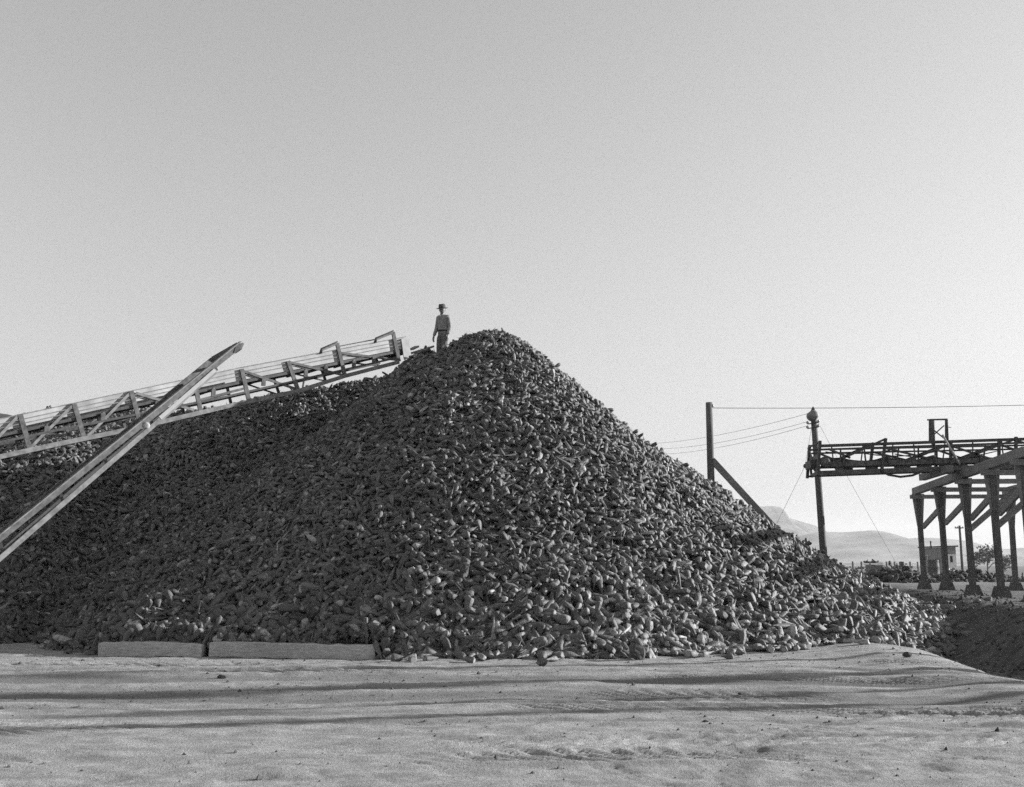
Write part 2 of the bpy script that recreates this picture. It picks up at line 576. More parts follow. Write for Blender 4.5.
def beet_variant(seed, rings=8):
    """one topped sugar beet: cut crown at z = +, tail at z = -; unit length 1, unit radius 1 handled by scaling"""
    r = random.Random(seed)
    sh = r.uniform(0.9, 1.1)
    prof = [(0.52, 0.00), (0.84, 0.03), (1.0, 0.11), (0.95, 0.24), (0.74, 0.40), (0.48, 0.57), (0.24, 0.74), (0.11, 0.88)]
    kind = seed % 5
    if kind == 1: prof = [(0.62, 0.0), (0.93, 0.04), (1.0, 0.12), (0.88, 0.27), (0.62, 0.43), (0.36, 0.6), (0.17, 0.77), (0.08, 0.9)]
    if kind == 2: prof = [(0.42, 0.0), (0.72, 0.05), (0.95, 0.18), (1.0, 0.36), (0.93, 0.54), (0.68, 0.72), (0.34, 0.86), (0.14, 0.95)]
    if kind == 3: prof = [(0.7, 0.0), (0.95, 0.04), (1.0, 0.2), (0.9, 0.38), (0.7, 0.55), (0.46, 0.7), (0.25, 0.84), (0.12, 0.94)]
    bx, by = r.uniform(-.35, .35), r.uniform(-.35, .35)
    V = [(0, 0, 0.5 + 0.004)]
    lob = [1 + r.uniform(-.13, .13) for _ in range(rings)]
    tilt = r.uniform(-.06, .06)
    for rad, t in prof:
        for k in range(rings):
            a = 2 * math.pi * (k + 0.5 * (len(V) % 2)) / rings
            q = rad * (1 + (lob[k] - 1) * (1 if t > 0.02 else 0.4)) * (1 + r.uniform(-.07, .07))
            w = max(0, t - 0.35)
            V.append((q * math.cos(a) + bx * w * w * 2.2, q * math.sin(a) * sh + by * w * w * 2.2,
                      0.5 - t + (tilt * math.cos(a) if t < 0.02 else 0)))
    w = 0.65 * r.uniform(0.9, 1.15)
    V.append((bx * w * w * 2.4, by * w * w * 2.4, -0.5 - r.uniform(0, 0.15)))
    n = len(prof)
    tri = [(0, 1 + k, 1 + (k + 1) % rings) for k in range(rings)]
    q = [(1 + i * rings + k, 1 + (i + 1) * rings + k, 1 + (i + 1) * rings + (k + 1) % rings, 1 + i * rings + (k + 1) % rings)
         for i in range(n - 1) for k in range(rings)]
    e = len(V) - 1
    tri += [(e, 1 + (n - 1) * rings + (k + 1) % rings, 1 + (n - 1) * rings + k) for k in range(rings)]
    return np.array(V), np.array(q), np.array(tri), rings


NVAR = 14
VARS = [beet_variant(s + 3) for s in range(NVAR)]

# where the beets lie: thrown evenly over the sloping surface
def sample_heap():
    out = []
    N = 240000
    x = rng.uniform(-23, 13.8, N); y = rng.uniform(17.6, 44, N)
    z = pile_z(x, y); g = ground_z(x, y, False)
    e = 0.15
    zx = (pile_z(x + e, y) - pile_z(x - e, y)) / (2 * e)
    zy = (pile_z(x, y + e) - pile_z(x, y - e)) / (2 * e)
    area = np.sqrt(1 + zx ** 2 + zy ** 2)
    keep = z > g - 0.02
    # the far side of the heap is never seen close to: thinner there
    toward = -zy * (0 - y) - zx * (0 - x) + (CAM_Z - z)
    front = toward > -3.0
    dens = np.where(front, 1.0, 0.35) * np.where(x < -13.5, 0.55, 1.0)
    keep &= rng.uniform(0, 1, N) < dens * area / 1.6 * DENS
    nrm = np.stack([-zx, -zy, np.ones_like(zx)], -1)
    nrm /= np.linalg.norm(nrm, axis=1)[:, None]
    return np.stack([x, y, z], -1)[keep], nrm[keep]


DENS = 0.95
P, NRM = sample_heap()
nb = len(P)
size_l = rng.normal(0.315, 0.075, nb).clip(0.15, 0.55)
size_r = (rng.normal(0.049, 0.012, nb)).clip(0.024, 0.09)
grow = 1 + 0.5 * sstep(2.6, 0.1, P[:, 2])      # the big ones roll to the foot
size_l *= grow; size_r *= 1 + 0.6 * (grow - 1)
slim = rng.uniform(0, 1, nb) < 0.12
size_r[slim] *= 0.5
tone = np.clip(rng.normal(0.45, 0.17, nb) + 0.22 * fbm(P[:, 0] * 0.45 + P[:, 2] * 0.3, P[:, 1] * 0.3, 55, 3), 0, 1)
tone = np.clip(tone + 0.16 * sstep(1.6, 0.1, P[:, 2]) * (P[:, 0] > -2.5), 0, 1)
tone[rng.uniform(0, 1, nb) < 0.025] = 0.97
off = rng.uniform(-0.11, 0.05, nb)

# stray beets on the sand along the toe, where the slope has spilled
ns = 560
ang = rng.uniform(-0.75, 1.45, ns)
rr = 11.3 + np.abs(rng.normal(0, 0.34, ns)) + (rng.uniform(0, 1, ns) < 0.09) * rng.uniform(0.15, 1.1, ns)
sx = -0.66 + rr * np.sin(ang); sy = 30.2 - rr * np.cos(ang)
okp = (pile_z(sx, sy) < ground_z(sx, sy, False) + 0.1) & ~((sx < -2.2) & (sy < 19.4)) & (np.hypot(sx - 2.2, sy - 18.7) > 0.5)
sx, sy = sx[okp], sy[okp]
nzs = np.zeros((len(sx), 3)); nzs[:, 2] = 1
P = np.concatenate([P, np.stack([sx, sy, ground_z(sx, sy, False)], -1)])
NRM = np.concatenate([NRM, nzs])
k = len(sx)
size_l = np.concatenate([size_l, rng.normal(0.33, 0.07, k).clip(0.18, 0.5)])
rs_ = rng.normal(0.066, 0.014, k).clip(0.036, 0.11)
size_r = np.concatenate([size_r, rs_])
tone = np.concatenate([tone, np.clip(rng.normal(0.7, 0.16, k), 0, 1)])
off = np.concatenate([off, rs_ * 0.75])
stray = np.zeros(nb + k, bool); stray[nb:] = True
nb += k

P = P + NRM * off[:, None]
P[~stray, 2] = np.maximum(P[~stray, 2], ground_z(P[~stray, 0], P[~stray, 1], False) + 0.02)
tv = rng.normal(0, 1, (nb, 3)); tv[:, 2] -= 0.35
tv -= NRM * np.sum(tv * NRM, 1)[:, None]
tv /= np.linalg.norm(tv, axis=1)[:, None]
lift = rng.normal(0, 0.36, nb)
lift[stray] = rng.normal(-0.06, 0.05, stray.sum())
AX = tv * np.cos(lift)[:, None] + NRM * np.sin(lift)[:, None]          # crown -> tail runs along -AX; the crown looks along +AX
flip = rng.uniform(0, 1, nb) < 0.5
AX[flip & ~stray] *= -1
AX /= np.linalg.norm(AX, axis=1)[:, None]
h = rng.normal(0, 1, (nb, 3))
BX = np.cross(AX, h); BX /= np.linalg.norm(BX, axis=1)[:, None]
BY = np.cross(AX, BX)
VAR = rng.integers(0, NVAR, nb)

# world vertices of every beet
nv = len(VARS[0][0])
WV = np.zeros((nb, nv, 3), np.float32)
for s in range(NVAR):
    i = np.where(VAR == s)[0]
    T = VARS[s][0]
    WV[i] = (P[i][:, None, :] + (T[None, :, 0:1] * size_r[i][:, None, None]) * BX[i][:, None, :]
             + (T[None, :, 1:2] * size_r[i][:, None, None]) * BY[i][:, None, :]
             + (T[None, :, 2:3] * size_l[i][:, None, None]) * AX[i][:, None, :])

# which beets show largest in the picture: a coarse depth buffer over all their vertices
fl = WV.reshape(-1, 3).astype(np.float64)
px, py, dep = project(fl)
cell = 1.6
cx, cy = np.floor(px / cell).astype(np.int64), np.floor(py / cell).astype(np.int64)
W = int(1024 / cell) + 2
ok = (px >= 0) & (px < 1024) & (py >= 0) & (py < 787)
key = np.where(ok, cy * W + cx, -1)
order = np.lexsort((dep, key))
ks = key[order]
first = np.concatenate([[True], ks[1:] != ks[:-1]]) & (ks >= 0)
owner = order[first] // nv
SHOW = np.bincount(owner, minlength=nb)
SHOW[(P[:, 1] > 24.5)] = 0
single = np.argsort(-SHOW)[:300]
is_single = np.zeros(nb, bool); is_single[single] = True

Q0, T0 = VARS[0][1], VARS[0][2]
rings = VARS[0][3]
mi_one = np.concatenate([np.zeros(len(Q0), int), np.ones(rings, int), np.zeros(rings, int)])
sm_one = np.concatenate([np.ones(len(Q0), bool), np.zeros(rings, bool), np.ones(rings, bool)])
rest = np.where(~is_single)[0]
nr = len(rest)
base = (np.arange(nr) * nv)[:, None, None]
qs = (Q0[None] + base).reshape(-1, 4)
ts = (T0[None] + base).reshape(-1, 3)
HV = WV[rest].reshape(-1, 3)
# the body of the heap under the loose top layer
hx = np.arange(-24, 14.01, 0.3); hy = np.arange(17.5, 56.01, 0.3)
HX, HY = np.meshgrid(hx, hy, indexing='ij')
HZ = pile_z(HX, HY) - 0.13
HZ = np.where(HZ < ground_z(HX, HY, False), np.minimum(HZ, -0.25), HZ)
ci = np.arange(HX.size).reshape(HX.shape)
cq = np.stack([ci[:-1, :-1], ci[1:, :-1], ci[1:, 1:], ci[:-1, 1:]], -1).reshape(-1, 4) + len(HV)
V = np.concatenate([HV, np.stack([HX, HY, HZ], -1).reshape(-1, 3)])
mi = np.concatenate([np.zeros(len(Q0) * nr, int), np.full(len(cq), 2), np.tile(mi_one[len(Q0):], nr)])
sm = np.concatenate([np.ones(len(Q0) * nr + len(cq), bool), np.tile(sm_one[len(Q0):], nr)])
tn = np.concatenate([np.repeat(tone[rest], nv), np.zeros(HX.size)])
hme = np_mesh('beet_heap', V, np.concatenate([qs, cq]), ts, [M['beet'], M['beet_cut'], M['heap_soil']], sm, mi, {'tone': tn})
heap = bpy.data.objects.new('beet_heap', hme)
col.objects.link(heap)
tag(heap, 'huge conical heap of loose sugar beets rising from the sandy yard', 'beet heap', None, 'stuff')
print('beets', nb)
# ------------------------------------------------------------------ kerb timbers at the foot of the heap
def gz(x, y): return float(ground_z(np.array([x]), np.array([y]))[0][0])
def gz0(x, y): return float(ground_z(np.array([x]), np.array([y]), False)[()] if np.ndim(ground_z(x, y, False)) == 0 else ground_z(np.array([x]), np.array([y]), False)[0])


def timber(x0, y0, x1, y1, hgt, label, tilt=0.0):
    mb = MB()
    n = 14
    for k in range(1):
        zs0, zs1 = gz(x0, y0) + hgt * 0.46, gz(x1, y1) + hgt * 0.46 + tilt
        rt = np.random.default_rng(int(abs(x0) * 100)); N_ = 22
        a_, b_ = np.array((x0, y0, zs0)), np.array((x1, y1, zs1))
        dd = (b_ - a_) / np.linalg.norm(b_ - a_); nn = np.array((-dd[1], dd[0], 0))
        vs_ = []
        for t in np.linspace(0, 1, N_):
            c_ = a_ + (b_ - a_) * t + nn * 0.03 * math.sin(t * 3.1 + x0) + np.array((0, 0, 0.014 * math.sin(t * 5 + x0)))
            for q_, (sy_, sz_) in enumerate(((-1, -1), (1, -1), (1, 1), (-1, 1))):
                e_ = 1.0 if 0.02 < t < 0.98 else 0.95
                vs_.append(c_ + nn * sy_ * 0.12 * e_ + np.array((0, 0, sz_ * hgt / 2 * e_)) + rt.normal(0, 0.006, 3))
        fs_ = [(3, 2, 1, 0), tuple(4 * (N_ - 1) + k for k in range(4))]
        fs_ += [(r_ * 4 + k, r_ * 4 + (k + 1) % 4, r_ * 4 + 4 + (k + 1) % 4, r_ * 4 + 4 + k) for r_ in range(N_ - 1) for k in range(4)]
        mb.add(vs_, fs_)
    o = mb.build('kerb_timber', M['kerb_wood'])
    tag(o, label, 'timber', 'squared timbers along the foot of the heap')
    bv = o.modifiers.new('edge', 'BEVEL'); bv.width = 0.012; bv.segments = 2
    return o


timber(-7.42, 19.45, -5.52, 19.28, 0.25, 'shorter weathered grey kerb timber, the one farther from the trestle')
timber(-5.38, 19.22, -2.38, 18.95, 0.26, 'longer weathered grey kerb timber with a pale sawn end facing the trestle')


# ------------------------------------------------------------------ dirt clods and crumbs on the road
def clod(x, y, size, label, name='dirt_clod', mat='clod', seed=0, grp='dirt clods lying on the sandy road'):
    rr_ = np.random.default_rng(seed)
    vs_, fs_ = [], []
    nlat, nlon = 7, 10
    dirs = rr_.normal(0, 1, (9, 3)); dirs /= np.linalg.norm(dirs, axis=1)[:, None]
    cut = rr_.uniform(0.62, 0.95, 9)
    for i in range(nlat + 1):
        th = math.pi * i / nlat
        for k in range(nlon):
            a = 2 * math.pi * k / nlon
            d = np.array((math.sin(th) * math.cos(a), math.sin(th) * math.sin(a), math.cos(th)))
            r_ = 1.0
            for dd, cc in zip(dirs, cut):
                q = d @ dd
                if q > 1e-3: r_ = min(r_, cc / q)
            vs_.append(d * r_ * np.array(size) / 2 * rr_.uniform(0.94, 1.06))
    for i in range(nlat):
        for k in range(nlon):
            j = (k + 1) % nlon
            fs_.append((i * nlon + k, (i + 1) * nlon + k, (i + 1) * nlon + j, i * nlon + j))
    z = gz(x, y) + size[2] * 0.36
    mb = MB(); mb.add([v + np.array((x, y, z)) for v in vs_], fs_, False)
    o = mb.build(name, M[mat])
    return tag(o, label, 'dirt clod', grp)


def on_ground(px, py):
    """the point where the ray through a pixel meets the road"""
    Y = 20.0
    for _ in range(40):
        p = at(px, py, Y)
        zz = float(ground_z(np.array([p[0]]), np.array([Y]), False)[0])
        r_ = (p[2] - CAM_Z) / Y
        if r_ >= -1e-4: break
        Y = (zz - CAM_Z) / r_
    p = at(px, py, Y)
    return p[0], Y


for k, (cpx, cpy, sz, lab) in enumerate((
        (637, 660, (0.32, 0.28, 0.32), 'largest dark dirt clod, sitting on pale sand close to the toe of the beets'),
        (804, 646, (0.24, 0.16, 0.10), 'flat dark clod on the sandy crest where the road starts to fall away'),
        (675, 650, (0.12, 0.10, 0.10), 'small round clod just beside the largest dark clod'),
        (160, 666, (0.13, 0.10, 0.06), 'thin dark crumb of soil lying below the shorter kerb timber'),
        (222, 676, (0.17, 0.11, 0.07), 'dark crumb of soil lying below the gap between the two kerb timbers'),
        (740, 693, (0.06, 0.05, 0.04), 'tiny black pebble alone in a dark band of wheel ruts and painted shade'),
        (907, 657, (0.17, 0.09, 0.10), 'tilted chip of soil at the brink above the dark ditch'),
        (541, 662, (0.10, 0.08, 0.06), 'small dark clod on sand in front of the beets, midway between timber and largest clod'))):
    gx_, gy_ = on_ground(cpx, cpy)
    clod(gx_, gy_, sz, lab, seed=k + 4)

# crumbs nobody could count
nc = 2600
cx_ = rng.uniform(-9, 8, nc); cy_ = 8.2 + 11.5 * rng.uniform(0, 1, nc) ** 0.8
kk = (vnoise(cx_ * 0.5, cy_ * 0.9, 71) > -0.12) | (cy_ > 17.8)
cx_, cy_ = cx_[kk], cy_[kk]
cz_ = ground_z(cx_, cy_)[0]
nb2 = 1700
by_ = rng.uniform(13, 34, nb2); bx_ = 7.6 + rng.uniform(0, 1, nb2) * (bench_edge(by_) + 1.2 - 7.6)
bz_ = ground_z(bx_, by_)[0]
cx_ = np.concatenate([cx_, bx_]); cy_ = np.concatenate([cy_, by_]); cz_ = np.concatenate([cz_, bz_])
oct_v = np.array([(1, 0, 0), (-1, 0, 0), (0, 1, 0), (0, -1, 0), (0, 0, 1), (0, 0, -1), ], float)
oct_t = np.array([(0, 2, 4), (2, 1, 4), (1, 3, 4), (3, 0, 4), (2, 0, 5), (1, 2, 5), (3, 1, 5), (0, 3, 5)])
sc_ = np.exp(rng.normal(math.log(0.008), 0.5, len(cx_))).clip(0.004, 0.03)
sc_[-nb2:] = np.exp(rng.normal(math.log(0.026), 0.5, nb2)).clip(0.01, 0.085)
cv = (oct_v[None] * sc_[:, None, None] * rng.uniform(0.6, 1.4, (len(cx_), 6, 3))) + np.stack([cx_, cy_, cz_ + sc_ * 0.25], -1)[:, None, :]
ct = (oct_t[None] + (np.arange(len(cx_)) * 6)[:, None, None]).reshape(-1, 3)
cme = np_mesh('soil_crumbs', cv.reshape(-1, 3), None, ct, [M['clod']], np.zeros(len(ct), bool))
crumbs = bpy.data.objects.new('soil_crumbs', cme); col.objects.link(crumbs)
tag(crumbs, 'crumbs of dark soil scattered over the sandy road', 'soil crumbs', None, 'stuff')


# ------------------------------------------------------------------ the conveyor boom above the heap
def cdep(px): return 1.0 / (1 / 30.2 + (400.0 - px) / 343.0 * (1 / 24.5 - 1 / 30.2))
def cpt(px, py, back=0.0):
    p = at(px, py, cdep(px))
    return p + np.array((-0.61, 0.80, 0)) * back


LT = ((-160, 453), (58, 406), (243, 367), (407, 336.5))
LM = ((-160, 476), (58, 430), (220, 398), (400, 357))
LB = ((-160, 492), (58, 444), (131, 429), (220, 408), (298, 391), (345, 376), (399, 362))
def ln(L, px): return float(np.interp(px, [a for a, _ in L], [b for _, b in L]))


root_p = cpt(-160, 492); root_p[2] = 0
conv = empty('conveyor_boom', root_p, 'long sloping steel truss conveyor with pale sideboards ending at the top of the heap', 'conveyor')
BACK = 1.15
for back in (0.0, BACK):
    for L, w, hh, nm in ((LB, 0.06, 0.11 if back == 0 else 0.06, 'bottom_chord'), (LM, 0.04, 0.055, 'middle_rail')):
        mb = MB()
        for (a, ay), (b, by) in zip(L[:-1], L[1:]):
            mb.beam(cpt(a, ay, back), cpt(b, by, back), w, hh)
        mb.build(nm, M['grey_steel' if back == 0 and nm == 'bottom_chord' else 'steel'], conv)
POSTS = ((-148, 448, -138, 488), (-92, 436, -82, 475), (-36, 426, -26, 463), (20, 414, 30, 450), (74, 403.5, 84, 438), (131, 391, 141, 427), (194, 380, 201, 413), (241.5, 369, 249, 401), (288, 361, 298, 390),
         (337, 343, 345, 376), (393, 332, 399, 361.5))
for back in (0.0, BACK):
    for i, (a, ay, b, by) in enumerate(POSTS):
        if back and i > 8: ay = ln(LT, a) + 3
        mb = MB(); mb.beam(cpt(b, by, back), cpt(a, ay, back), 0.05, 0.11 if back == 0 else 0.07, up=(0.8, 0.61, 0))
        mb.build('post', M['rust'], conv)
    for a, ay, b, by in ((-138, 488, -94, 438), (-82, 475, -38, 428), (-26, 463, 18, 416), (30, 448, 72, 406), (88, 436, 130, 393), (136, 393, 194, 410), (200, 400, 246, 388), (243, 371, 296, 389), (289, 362, 343, 375), (340, 353, 398, 360)):
        mb = MB(); mb.beam(cpt(a, ay, back), cpt(b, by, back), 0.035, 0.065 if back == 0 else 0.04)
        mb.build('diagonal_brace', M['grey_steel' if a < 140 else 'rust'], conv)
mb = MB(); mb.beam(cpt(303, 387, 0.02), cpt(311, 368, 0.3), 0.04, 0.05); mb.build('diagonal_brace', M['pale_metal'], conv)
for back in (0.035, BACK - 0.035):
    mb = MB()
    xs = np.linspace(-160, 404, 20)
    for a, b in zip(xs[:-1], xs[1:]):
        pa, pb = cpt(a, ln(LT, a), back), cpt(b, ln(LT, b), back)
        h0 = np.array((0, 0, -(0.30 if a < 200 else 0.34)))
        mb.prism([pa, pb, pb + h0, pa + h0], np.array((-0.61, 0.8, 0)) * 0.03)
    sb = mb.build('sideboard', M['pale_metal'], conv)
    for dz in (0.0, -0.12, -0.22):
        mb = MB()
        mb.beam(cpt(-160, 453, back - 0.03) + (0, 0, dz), cpt(243, 367, back - 0.03) + (0, 0, dz), 0.015, 0.02)
        mb.beam(cpt(243, 367, back - 0.03) + (0, 0, dz), cpt(406, 336.6, back - 0.03) + (0, 0, dz), 0.015, 0.02)
        mb.build('batten', M['grey_steel'], sb)
mb = MB()
for (a, b) in ((-160, 58), (58, 243), (243, 402)):
    pa, pb = cpt(a, ln(LT, a), 0.12), cpt(b, ln(LT, b), 0.12)
    for dz, t in ((-0.35, 0.03), (-0.42, 0.02)):
        q = np.array((0, 0, dz)); wv = np.array((-0.61, 0.8, 0)) * (BACK - 0.24)
        mb.prism([pa + q, pb + q, pb + q + (0, 0, -t), pa + q + (0, 0, -t)], wv)
mb.build('belt', M['rubber'], conv)
mb = MB()
for (a, b) in ((-160, 58), (58, 243), (243, 400)):
    mb.beam(cpt(a, ln(LT, a) + 0, 0.03) + (0, 0, -0.40), cpt(b, ln(LT, b), 0.03) + (0, 0, -0.40), 0.05, 0.07)
mb.build('belt_rail', M['steel'], conv)
for a in (-110, -60, -8, 48, 104, 158, 214, 264, 306, 326, 354, 374):
    p0 = cpt(a, ln(LT, a), 0.0) + (0, 0, -0.42); d = np.array((-0.61, 0.8, 0))
    mb = MB(); mb.tube([p0, p0 + d * BACK], 0.045, 10); mb.build('roller', M['steel'], conv)
    mb = MB(); mb.box(p0 + (0, 0, -0.10) - d * 0.02, (0.11, 0.05, 0.2), math.atan2(0.61, 0.8)); mb.build('roller_bracket', M['rust'], conv)
for a, ay, b, by in ((337, 343, 321.6, 349.6), (393, 332, 376, 339)):
    p0, p1 = cpt(a, ay), cpt(b, by)
    mb = MB(); mb.tube([cpt(a, ay + 1), p0 + (0, 0, 0.02), p0 * 0.9 + p1 * 0.1, p1, p1 + (-0.02, 0, -0.10)], 0.048, 8)
    mb.build('bent_arm', M['rust'], conv)
mb = MB(); mb.beam(cpt(339, 346, 0.1), cpt(376, 339, 0.1), 0.02, 0.03); mb.build('hand_rail', M['steel'], conv)
# the head of the boom: end drum, plates and the chute lip
p0 = cpt(403, 346, 0.05) + (0, 0, -0.1); d = np.array((-0.61, 0.8, 0))
mb = MB(); mb.tube([p0, p0 + d * (BACK - 0.1)], 0.16, 14); mb.build('head_drum', M['steel'], conv)
mb = MB(); mb.prism([cpt(401, 339, -0.02), cpt(408, 337, -0.02), cpt(411, 357, -0.02), cpt(404, 360, -0.02)], d * 0.03); mb.build('end_plate', M['pale_metal'], conv)
# braces between the two trusses and the drive end standing on legs, off to the side
for a in (-138, -26, 84, 141, 249, 298, 345):
    mb = MB()
    mb.beam(cpt(a, ln(LB, a), 0), cpt(a, ln(LB, a), BACK), 0.06, 0.06)
    b = min(a + 52, 396)
    mb.beam(cpt(a, ln(LB, a), 0), cpt(b, ln(LB, b), BACK), 0.05, 0.05)
    mb.build('cross_bracing', M['steel'], conv)
for back in (0.0, BACK):
    for a in (-150, -100):
        p = cpt(a, ln(LB, a), back); q = p.copy(); q[2] = gz0(p[0], p[1]) - 0.05
        mb = MB(); mb.beam(q, p, 0.16, 0.16); mb.build('leg', M['rust'], conv)

# loose boards lying from the conveyor lip to the man
for a, ay, b, by, lab in ((407, 354.5, 433.5, 346.5, 'longer narrow board reaching from the conveyor lip to the foot of the man'),
                          (411, 349.5, 417, 346.5, 'short board end sticking up just off the conveyor lip')):
    mb = MB(); mb.beam(at(a, ay, 30.6), at(b, by, 30.9), 0.16, 0.05)
    tag(mb.build('loose_board', M['beam_wood']), lab, 'board', 'loose boards at the top of the heap')


# ------------------------------------------------------------------ the leaning boom in front of the heap on the conveyor side
def bdep(px): return 1.0 / (1 / 21.6 + (240.0 - px) / 390.0 * (1 / 17.4 - 1 / 21.6))
def bpt(px, py, back=0.0): return at(px, py, bdep(px)) + np.array((-0.3, 0.95, 0)) * back


bo = bpt(-150, 661); bo[2] = gz0(bo[0], bo[1])
boom = empty('leaning_boom', bo, 'leaning boom of paired steel channels crossing in front of the truss conveyor', 'boom')
mb = MB(); mb.beam(bpt(-152, 660), bpt(240.5, 344.5), 0.06, 0.12); ub = mb.build('upper_channel', M['rust'], boom)
mb = MB(); mb.beam(bpt(-152, 658.6) + (0, 0, 0.035), bpt(240, 343.4) + (0, 0, 0.035), 0.13, 0.022); mb.build('top_flange', M['grey_steel'], ub)
mb = MB(); mb.beam(bpt(-152, 690, 0.0), bpt(216, 371, 0.0), 0.06, 0.09); lb = mb.build('lower_channel', M['grey_steel'], boom)
mb = MB(); mb.beam(bpt(160, 418.5, -0.06), bpt(215, 370.5, -0.06), 0.02, 0.075); mb.build('web_plate', M['ceramic'], lb)
mb = MB(); mb.beam(bpt(166, 395, 0.45), bpt(214, 356, 0.45), 0.07, 0.14); mb.beam(bpt(214, 356, 0.45), bpt(239, 344.5, 0.1), 0.07, 0.14); mb.build('rear_channel', M['rust'], boom)
mb = MB(); mb.beam(bpt(195, 373.5, 0.44), bpt(213, 357.5, 0.44), 0.02, 0.10); mb.build('patch_plate', M['pale_metal'], boom)
mb = MB(); mb.beam(bpt(-152, 652, 0.45), bpt(166, 395, 0.45), 0.05, 0.09); mb.build('rear_rail', M['rust'], boom)
mb = MB(); mb.beam(bpt(-152, 674, 0.2), bpt(205, 378, 0.2), 0.05, 0.06); mb.build('shade_rail', M['steel'], boom)  # dark rail added for the shaded strip between the two channels
for a in (-120, -60, 0, 60, 104, 150, 190, 214):
    y1 = 660 + (a + 152) * (344.5 - 660) / 392.5; y2 = 690 + (a + 152) * (371 - 690) / 368.0
    mb = MB(); mb.beam(bpt(a, y1), bpt(a + 3, y2 - 2), 0.035, 0.05); mb.build('tie', M['steel'], boom)
    mb = MB(); mb.beam(bpt(a, y1, 0.0), bpt(a, y1 - 2, 0.45), 0.05, 0.05); mb.build('spacer', M['steel'], boom)
c0 = bpt(146.5, 426)
mb = MB(); mb.lathe(c0 + np.array((0.03, -0.10, 0)), [(0.02, 0), (0.065, 0.0), (0.07, 0.03), (0.045, 0.06), (0.07, 0.09), (0.065, 0.12)], 14, (-0.3, 0.95, 0)); mb.build('pulley', M['pale_metal'], boom)
mb = MB(); mb.prism([bpt(236, 346, -0.05), bpt(242.5, 343, -0.05), bpt(240, 349, -0.05), bpt(234, 353, -0.05)], (0, 0.12, 0)); mb.build('tip_plate', M['steel'], boom)
mb = MB(); mb.box(bo + (0, 0.2, 0.15), (1.2, 1.0, 0.34)); mb.build('base_skid', M['rust'], boom)

# ------------------------------------------------------------------ poles and wires on the trestle side
def pole(base, top, r0, r1, name, label, cat, mat='post_wood', n=14):
    e = empty(name, base, label, cat)
    mb = MB(); base = np.array(base, float); top = np.array(top, float)
    pts = [base + (top - base) * t for t in np.linspace(0, 1, 7)]
    mb.tube(pts, [r0 + (r1 - r0) * t for t in np.linspace(0, 1, 7)], n)
    mb.build('shaft', M[mat], e)
    return e


ta = at(709, 402.5, 33.0)
stub = pole((ta[0] - 0.03, 33.0, -0.1), ta, 0.125, 0.105, 'braced_pole', 'thick bare pole rising behind the beet slope, propped by a diagonal strut', 'pole')
p0, p1 = at(712, 460, 33.0), at(757, 509, 32.9)
d = p1 - p0; q = p0 + d * ((p0[2] + 0.05) / -d[2])
mb = MB(); mb.beam(p0, q, 0.16, 0.19); mb.build('strut', M['beam_wood'], stub)
mb = MB(); mb.lathe(ta + (0.1, -0.02, -0.16), [(0.03, 0), (0.05, 0.02), (0.05, 0.08), (0.02, 0.11)], 10); mb.build('insulator', M['ceramic'], stub)

tb = at(813.2, 411, 36.0); bb = at(823.5, 553, 36.0); bb = bb + (bb - tb) * ((BENCH - 0.6 - bb[2]) / (bb[2] - tb[2]))
power = pole(bb, tb, 0.13, 0.10, 'transformer_pole', 'leaning wooden pole carrying a round can at its top beside the boom end', 'utility pole')
mb = MB(); mb.lathe(tb + (0, 0, -0.01), [(0.10, 0), (0.07, 0.06), (0.02, 0.16)], 10); mb.build('cap', M['steel'], power)
c0 = at(812.4, 416.2, 35.85)
mb = MB(); mb.tube([c0 + np.array((-0.02, 0.16, -0.02)), c0 + np.array((-0.01, 0.1, 0)), c0 + np.array((0, -0.16, 0.02)), c0 + np.array((0, -0.2, 0.02))], [0.10, 0.175, 0.175, 0.13], 16); mb.build('can', M['grey_steel'], power)
for yy_ in (424.0, 428.5):
    mb = MB(); a = at(807.5, yy_, 35.9); b = at(818.5, yy_ - 1.5, 35.9); mb.beam(a, b, 0.035, 0.035); arm = mb.build('cross_arm', M['steel'], power)
    for q_ in (a, b):
        mb = MB(); mb.lathe(q_, [(0.015, 0), (0.045, 0.02), (0.045, 0.07), (0.02, 0.1)], 8); mb.build('insulator', M['ceramic'], arm)


def wire(a, b, sag, label, r=0.007, name='wire', n=24):
    a, b = np.array(a, float), np.array(b, float)
    pts = [a + (b - a) * t - np.array((0, 0, 4 * sag * t * (1 - t))) for t in np.linspace(0, 1, n)]
    mb = MB(); mb.tube(pts, r, 5)
    o = mb.build(name, M['wire'])
    return tag(o, label, 'wire', 'overhead wires')


w0 = at(713, 408, 33.0)
wire(w0, at(1190, 399.5, 37.5), 0.10, 'single thick wire running level from the braced pole past the leaning pole', 0.010)
for k, (ya, yb, lab) in enumerate(((413.5, 437, 'topmost of three thin wires slanting from the leaning pole down behind the heap'),
                                   (421.5, 441, 'middle of three thin wires slanting from the leaning pole down behind the heap'),
                                   (425.5, 446.5, 'lowest of three thin wires slanting from the leaning pole down behind the heap'))):
    a = at(808, ya, 35.9)
    v_ = at(655, yb, 58.0) - a
    wire(a, a + v_ * 1.5, 0.5 if k else 0.4, lab, 0.007)
gp = at(805, 466, 35.6); ge = at(783, 511, 35.0)
wire(at(812, 424, 35.9), gp, 0.02, 'short guy wire from the leaning pole down to a small strain insulator', 0.006)
g2 = gp + (ge - gp) * 2.6
wire(gp, g2, 0.0, 'guy wire running from the strain insulator down behind the beet slope', 0.006)
mb = MB(); mb.lathe(gp + (0, 0, -0.07), [(0.02, 0), (0.055, 0.03), (0.06, 0.08), (0.03, 0.14)], 10)
